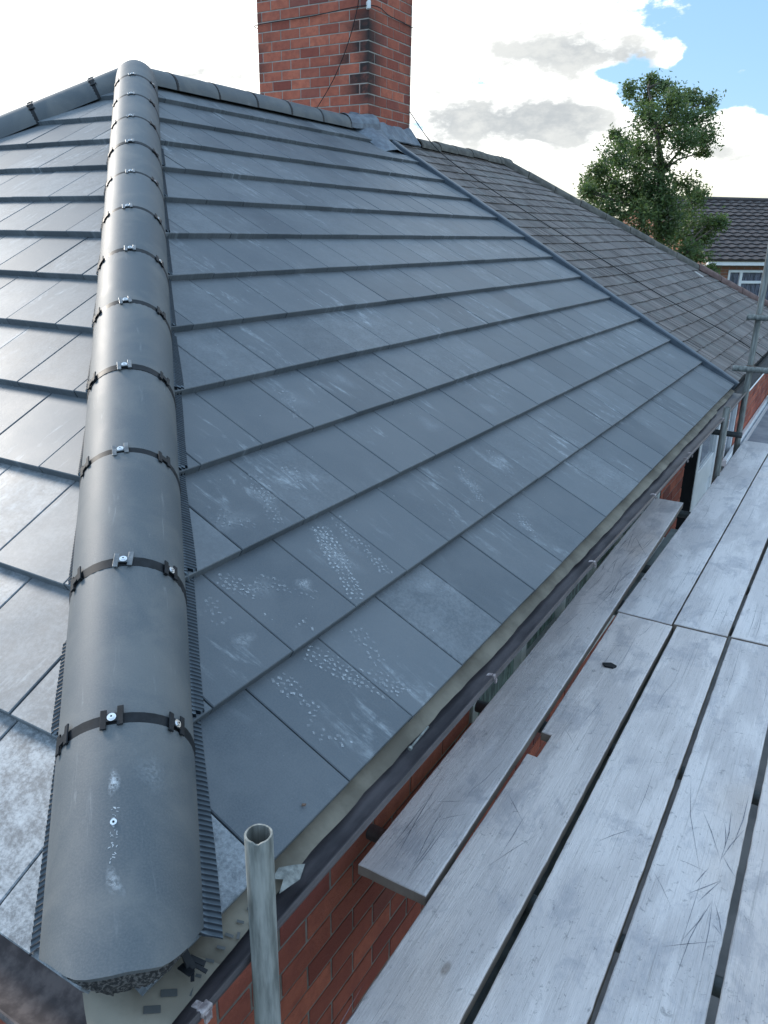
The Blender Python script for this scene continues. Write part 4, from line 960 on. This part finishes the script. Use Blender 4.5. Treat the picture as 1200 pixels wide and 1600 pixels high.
# walls
mb = MB(); NW = WX; rng = random.Random(61)
nops = [(7.0, 8.42, zr(-2.6), zr(-.40)), (9.05, 9.75, zr(-2.3), zr(-.42))]
brickwork(mb, (NW, L, ZB), (0, 1, 0), (1, 0, 0), YE-L-.22, rws, .25, bh2, rng, openings=[(a-L, b-L, c, d) for a, b, c, d in nops], joint=.012, tone0=.5)
brickwork(mb, (-2*RX-NW, YE-.22, ZB), (1, 0, 0), (0, 1, 0), 2*RX+2*NW, rws, .25, bh2, rng, joint=.012, tone0=.5)
brickwork(mb, (-2*RX-NW, L, ZB), (0, 1, 0), (-1, 0, 0), YE-L-.22, rws, .25, bh2, rng, joint=.012, tone0=.5)
mb.build('wall', [BRICK, MORTAR_D], nb)
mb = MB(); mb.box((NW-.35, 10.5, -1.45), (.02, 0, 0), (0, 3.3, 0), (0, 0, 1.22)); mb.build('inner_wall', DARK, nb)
window(nb, NW, 7.14, 8.40, -2.55, -.42, [], GLASS_D, fw=.13, door=True, sill=False)
window(nb, NW, 9.07, 9.73, -2.25, -.44, [], GLASS, fw=.08, sill=False)
mb = MB(); mb.box((-.14, 10.6, -.155), (.086, 0, 0), (0, 3.4, 0), (0, 0, .006)); mb.box((-.045, 10.6, -.11), (.01, 0, 0), (0, 3.4, 0), (0, 0, .055)); mb.build('fascia', DARK, nb)
mb = MB(); vs = []; k = len(GP)   # old dark gutter with a pale rim
for y in (L+.06, YE+.05):
    for (x, z) in GP: vs.append((x+gx(y)*.6, y, z-.03))
mb.add(vs, [(j, k+j, k+(j+1) % k, (j+1) % k) for j in range(k)]+[tuple(range(k)), tuple(range(k, 2*k))[::-1]]); g3 = mb.build('gutter', DARK, nb); smooth_angle(g3, 45)
mb = MB(); mb.tube([(.118, L+.1, -.062), (.123, 10., -.060), (.13, YE, -.062)], .006, 8); mb.build('gutter_lip', WHITE, g3)
# flat porch roof
mb = MB(); mb.box((.95, 11.3, -1.30), (1.15, 0, 0), (0, 2.3, 0), (0, 0, .05), bev=.01); pr = mb.build('porch_roof', simple('grey_felt_roof', (.20, .22, .25), (.32, .34, .37), 2.5, .8, d=9), nb)
mb = MB(); mb.box((-.19, 11.3, -1.235), (.025, 0, 0), (0, 2.35, 0), (0, 0, .04), bev=.008); mb.box((-.13, 11.3, -1.248), (.03, 0, .012), (0, 2.35, 0), (0, 0, .004)); mb.build('trim', WHITE, pr)
mb = MB(); mb.box((.62, 13.3, -1.15), (.75, 0, 0), (0, .05, 0), (0, 0, .09), bev=.01); mb.build('upstand', simple('dark_upstand', (.05, .055, .065), (.09, .095, .105)), pr)
for px_ in (.1, 1.95):
    pass
mb = MB(); [mb.tube([(px_, 13.4, -2.75), (px_, 13.4, -1.34)], .05, 12) for px_ in (0.2, 1.9)]; [mb.tube([(px_, 9.2, -2.75), (px_, 9.2, -1.34)], .05, 12) for px_ in (0.2, 1.9)]; mb.build('porch_post', WHITE, pr)

# ---------------------------------------------------------------- cables
def cable(name, pts, r, label, mtl=CLIP):
    P0 = [Vector(q) for q in pts]; out = []
    for i in range(len(P0)-1):
        p0, p1, p2, p3 = P0[max(i-1, 0)], P0[i], P0[i+1], P0[min(i+2, len(P0)-1)]
        for j in range(8):
            t = j/8; out.append(.5*((2*p1)+(p2-p0)*t+(2*p0-5*p1+4*p2-p3)*t*t+(3*p1-p0-3*p2+p3)*t**3))
    out.append(P0[-1]); mb = MB(); mb.tube(out, r, 8); o = mb.build(name, mtl, None, origin=tuple(P0[0])); smooth_angle(o, 50); tag(o, label, 'cable'); return o
cable('aerial_cable', [(CX1+.012, 7.80, 2.50), S(7.95, 4.10, .03), S(8.05, 3.3, .0), S(8.47, 1.66, .0), S(8.75, 1.0, -.002), S(9.1, .35, .0), (-.0, 9.3, -.04)], .0048, 'thin black cable running down the old brown roof from the chimney')
zz = 3.31
cable('stack_wire', [(CX0-.012, CY0+.2, zz-.02), (CX0-.012, CY0-.012, zz-.01), ((CX0+CX1)/2, CY0-.013, zz+.0), (CX1+.012, CY0-.012, zz+.02), (CX1+.013, CY0+.4, zz+.01), (CX1+.013, CY1, zz)], .0045, 'black wire strapped round the chimney stack below its top')
cable('lashing_wire', [(CX1-.05, CY0-.02, 3.6), (CX1-.17, CY0-.03, 3.15), (CX1-.38, CY0-.03, 2.75), (CX1-.62, CY0-.05, 2.44)], .0042, 'thin black wire slanting down the face of the chimney')
mb = MB(); mb.box((CX1+.004, CY0-.012, 3.335), (.020, -.020, 0), (.012, .012, 0), (0, 0, .036), bev=.006); mb.box((CX1+.012, CY0-.022, 3.335), (.012, -.012, 0), (.008, .008, 0), (0, 0, .02), bev=.004)
tag(mb.build('wire_insulator', WHITE, None, origin=(CX1+.004, CY0-.012, 3.30)), 'small white insulator on the corner of the chimney stack', 'insulator')

# ---------------------------------------------------------------- far house behind the tree
E0 = Vector((-2.69, 21.75, .68)); d1 = Vector((.729, .684, 0)); d2 = Vector((-.684, .729, 0)); run, rise, HL = 3.8, 1.62, 14.
fh = thing('far_house', (E0.x, E0.y, -2.75), 'distant orange brick house with a dark ribbed tile roof behind the tree', 'house')
mb = MB(); sl_ = sqrt(run*run+rise*rise); rg = random.Random(3)
def FR(u, v, h=0.): t = v/sl_; return E0+d1*u+d2*(run*t-h*rise/sl_)+Vector((0, 0, rise*t+h*run/sl_))
ncs = 17; gg = sl_/ncs
for k in range(ncs):
    nseg = int(HL/.075); vs = []; uv = []
    for i in range(nseg+1):
        u = i*.075; ph = (i % 4); hh = .022 if ph in (0, 3) else 0.0
        for (v, h) in ((k*gg, -.02), (k*gg, .035+hh+.012*((k*7) % 3 == 0)), (k*gg+gg, .005+hh)): vs.append(FR(u, v, h)); uv.append((u, v))
    fs = []
    for i in range(nseg): fs += [(3*i, 3*i+3, 3*i+4, 3*i+1), (3*i+1, 3*i+4, 3*i+5, 3*i+2)]
    mb.add(vs, fs, 0, uv, (rg.random(), 0, 0))
mb.add([FR(0, 0, -.02), FR(HL, 0, -.02), FR(HL, sl_, -.02), FR(0, sl_, -.02)], [(0, 1, 2, 3)])
mb.add([FR(0, sl_, .0), FR(HL, sl_, .0), E0+d1*HL+d2*(2*run), E0+d2*(2*run)], [(0, 1, 2, 3)])
mtf, n_, b_ = mat('ribbed_brown_tile', (.05, .04, .045), .7); a_ = attr(n_); f_n = noise(n_, coords(n_, 'UV'), 3, 5, .6)
n_.links.new(mixc(n_, sstep(n_, f_n, .35, .7), (.040, .032, .032), (.078, .060, .056)), b_.inputs['Base Color'])
mb.build('roof', mtf, fh)
mb = MB(); mb.tube([FR(-.05, sl_, .03), FR(HL, sl_, .03)], .07, 10); smooth_angle(mb.build('ridge', mtf, fh), 50)
def FW(u, z, h=0.): q = E0+d1*u+d2*(.28-h); return Vector((q.x, q.y, z))
OB, nO, bO = mat('orange_brick', (.4, .2, .1), .9); vb = coords(nO, 'Object'); bt = nO.nodes.new('ShaderNodeTexBrick'); bt.inputs['Scale'].default_value = 1; bt.inputs['Brick Width'].default_value = .225; bt.inputs['Row Height'].default_value = .075; bt.inputs['Mortar Size'].default_value = .008
bt.inputs['Color1'].default_value = (.27, .115, .07, 1); bt.inputs['Color2'].default_value = (.20, .085, .05, 1); bt.inputs['Mortar'].default_value = (.22, .19, .16, 1)
uvo = coords(nO, 'UV'); nO.links.new(uvo, bt.inputs['Vector']); nO.links.new(bt.outputs['Color'], bO.inputs['Base Color'])
mb = MB(); zw = .57
def wq(a, b, c, d): mb.add([FW(a, c), FW(b, c), FW(b, d), FW(a, d)], [(0, 1, 2, 3)], 0, [(a, c), (b, c), (b, d), (a, d)])
wu0, wu1, wz0, wz1 = .78, 2.6, -.85, .44
wq(.1, wu0, -2.75, zw); wq(wu1, HL, -2.75, zw); wq(wu0, wu1, -2.75, wz0); wq(wu0, wu1, wz1, zw)
gv = [E0+d1*.1+d2*.28, E0+d1*.1+d2*(2*run-.28), E0+d1*.1+d2*run]; gz = [.6, .6, .68+rise-.12]
mb.add([(gv[0].x, gv[0].y, -2.75), (gv[1].x, gv[1].y, -2.75), (gv[1].x, gv[1].y, .6), (gv[2].x, gv[2].y, gz[2]), (gv[0].x, gv[0].y, .6)], [(0, 4, 3, 2, 1)], 0, [(0, -2.75), (2*run, -2.75), (2*run, .6), (run, gz[2]), (0, .6)])
mb.build('wall', OB, fh)
mb = MB()
def fbox(mb, u0, u1, z0, z1, h, t): mb.box(FW((u0+u1)/2, (z0+z1)/2, h), d1*((u1-u0)/2), (0, 0, (z1-z0)/2), d2*t, bev=.004)
fbox(mb, -.02, HL, .565, .65, .20, .05); fbox(mb, 0, HL, .558, .572, .07, .14); mb.build('fascia', WHITE, fh)
mb = MB(); f = .06
fbox(mb, wu0, wu0+f, wz0, wz1, -.02, .035); fbox(mb, wu1-f, wu1, wz0, wz1, -.02, .035)
for (a, b) in ((wz0, wz0+f), (wz1-f, wz1)): fbox(mb, wu0+f, wu1-f, a, b, -.02, .034)
for u in (1.17, 1.86): fbox(mb, u-.04, u+.04, wz0+f, wz1-f, -.02, .033)
fbox(mb, 1.21, 1.82, .10, .17, -.02, .032)
wf = mb.build('window', WHITE, fh)
mb = MB(); fbox(mb, wu0+f, wu1-f, wz0+f, wz1-f, -.04, .004); mb.build('pane', GLASS, wf)
mb = MB(); vt = []
for i in (0, 1):
    pass
vg = [FR(-.06, 0, -.02), FR(-.06, sl_, -.02)]; mb.add([vg[0], vg[1], vg[1]+Vector((0, 0, .08)), vg[0]+Vector((0, 0, .08)), vg[0]+d1*.08, vg[1]+d1*.08, vg[1]+d1*.08+Vector((0, 0, .08)), vg[0]+d1*.08+Vector((0, 0, .08))], [(0, 3, 2, 1), (4, 5, 6, 7), (3, 7, 6, 2), (0, 1, 5, 4)])
mb.build('bargeboard', mtf, fh)

# ---------------------------------------------------------------- green fence beyond the porch
fn = thing('garden_fence', (.6, 15.2, -2.75), 'green painted slatted fence beyond the red brick wall', 'fence')
GREEN = simple('green_paint', (.03, .11, .03), (.06, .17, .05), 6, .6)
mb = MB()
for i in range(40): mb.box((-.6+i*.11, 15.2, -1.55), (.045, 0, 0), (0, .012, 0), (0, 0, 1.2), bev=.003)
mb.build('slats', GREEN, fn)
for x in (-.6, 1.4, 3.4):
    mb = MB(); mb.box((x, 15.26, -1.5), (.05, 0, 0), (0, .045, 0), (0, 0, 1.25), bev=.004); mb.build('post', GREEN, fn)

# ---------------------------------------------------------------- tree
CL = [(-3.76, 17.8, 4.28, 0.18), (-3.84, 17.99, 4.02, 0.32), (-3.91, 17.0, 3.95, 0.21), (-3.42, 17.83, 4.09, 0.24), (-3.17, 18.83, 4.09, 0.32), (-2.79, 19.01, 3.99, 0.26), (-3.05, 16.97, 3.55, 0.47), (-2.67, 17.31, 3.4, 0.42), (-3.35, 16.54, 3.35, 0.34), (-2.53, 17.81, 3.16, 0.34), (-2.68, 16.74, 2.98, 0.37), (-3.24, 17.48, 3.27, 0.45), (-2.61, 18.12, 2.91, 0.18), (-3.42, 16.81, 2.86, 0.39), (-3.98, 17.44, 3.06, 0.26), (-4.19, 17.17, 3.16, 0.16), (-3.74, 15.96, 2.63, 0.39), (-4.26, 16.77, 2.47, 0.32), (-3.45, 16.6, 2.5, 0.42), (-3.14, 17.15, 2.56, 0.18), (-4.21, 16.03, 2.09, 0.21), (-4.15, 16.98, 2.11, 0.45), (-3.55, 16.74, 2.03, 0.47), (-2.99, 16.46, 2.07, 0.42), (-2.79, 17.51, 2.24, 0.32), (-4.53, 17.03, 2.3, 0.24), (-3.76, 16.19, 1.71, 0.37), (-3.24, 16.23, 1.53, 0.42), (-2.84, 16.89, 1.67, 0.47), (-2.69, 18.29, 1.9, 0.37), (-2.56, 18.52, 2.03, 0.21), (-2.19, 17.87, 1.57, 0.26), (-2.75, 17.94, 1.31, 0.47), (-2.3, 18.05, 1.25, 0.29), (-2.87, 16.68, 1.24, 0.37), (-2.26, 16.28, 0.95, 0.34), (-2.21, 17.5, 0.81, 0.24), (-1.97, 17.72, 1.5, 0.16), (-1.91, 16.96, 0.64, 0.18), (-4.28, 15.85, 2.06, 0.16), (-3.24, 16.46, 1.11, 0.21), (-3.77, 16.75, 2.21, 0.39), (-3.1, 16.55, 1.84, 0.39)]
tree = thing('broadleaf_tree', (-3.0, 17.2, -2.75), 'tall leafy green tree standing between the old roof and the far house', 'tree')
rs = random.Random(17); spine = [Vector((-3.0, 17.2, -2.75)), Vector((-2.98, 17.15, -1.)), Vector((-2.9, 17.0, .6)), Vector((-3.1, 17.1, 1.6)), Vector((-3.15, 17.2, 2.5)), Vector((-3.4, 17.4, 3.3)), Vector((-3.72, 17.6, 4.1))]
mb = MB(); mb.tube(spine, .1, 10, rr=[.2, .16, .12, .09, .07, .045, .015])
twigs = []
for (x, y, z, r) in CL:
    c = Vector((x, y, z)); st = min((s_ for s_ in spine[2:]), key=lambda s_: (s_-c).length+max(0, s_.z-c.z+.2)*2)
    mid = st.lerp(c, .5)+Vector((rs.uniform(-.08, .08), rs.uniform(-.08, .08), rs.uniform(-.02, .1)))
    mb.tube([st, mid, c], .02, 6, rr=[.032, .02, .010])
    for q in range(7):
        d = Vector((rs.gauss(0, 1), rs.gauss(0, 1), rs.gauss(0, .8)+.2)).normalized()
        e = c+d*r*rs.uniform(.7, 1.05); mb.tube([c, c.lerp(e, .5)+Vector((0, 0, .02)), e], .006, 4, rr=[.009, .006, .003]); twigs.append((c, e, r))
mb.build('trunk', simple('bark', (.05, .042, .034), (.09, .078, .065), 20, .9), tree)
mb = MB()
for (c, e, r) in twigs:
    tw = rs.random()
    nn = int(120*min(1.4, max(.35, (r/.36)**1.4)))
    for i in range(nn):
        t = rs.uniform(.25, 1.08); sp = r*.26+.035; p0 = c.lerp(e, t)+Vector((rs.gauss(0, sp*.75), rs.gauss(0, sp*.75), rs.gauss(0, sp*.7)-.02*t))
        a = Vector((rs.gauss(0, 1), rs.gauss(0, 1), rs.gauss(-.2, .8))).normalized(); b = a.cross(Vector((rs.gauss(0, 1), rs.gauss(0, 1), rs.gauss(0, 1)))).normalized()
        l = rs.uniform(.028, .052); wd = l*.42; n_u = a.cross(b)*l*.12
        tn = min(1, max(0, tw*.5+rs.gauss(.25, .25)))
        mb.add([p0-a*l, p0+b*wd+n_u, p0+a*l, p0-b*wd+n_u], [(0, 1, 2, 3)], 0, None, (tn, 0, 0))
mb.build('crown', LEAF, tree)
# hidden extents of the scene need the distance to read as land, not void
mb = MB(); rs = random.Random(8); vs = []; n = 90
for i in range(n+1):
    az = radians(-75+150*i/n); R = 220; h = 1.2+.8*sin(i*.7)+.6*sin(i*1.9)+rs.uniform(-.4, .4)
    vs += [(sin(az)*R, cos(az)*R, -2.9), (sin(az)*R, cos(az)*R, h-3), (sin(az)*(R+20), cos(az)*(R+20), -2.9)]
mb.add(vs, [(3*i, 3*i+3, 3*i+4, 3*i+1) for i in range(n)]+[(3*i+1, 3*i+4, 3*i+5, 3*i+2) for i in range(n)])
tag(mb.build('hills', simple('far_land', (.06, .08, .06), (.09, .11, .08), .05)), kind='structure')
bpy.context.view_layer.update()
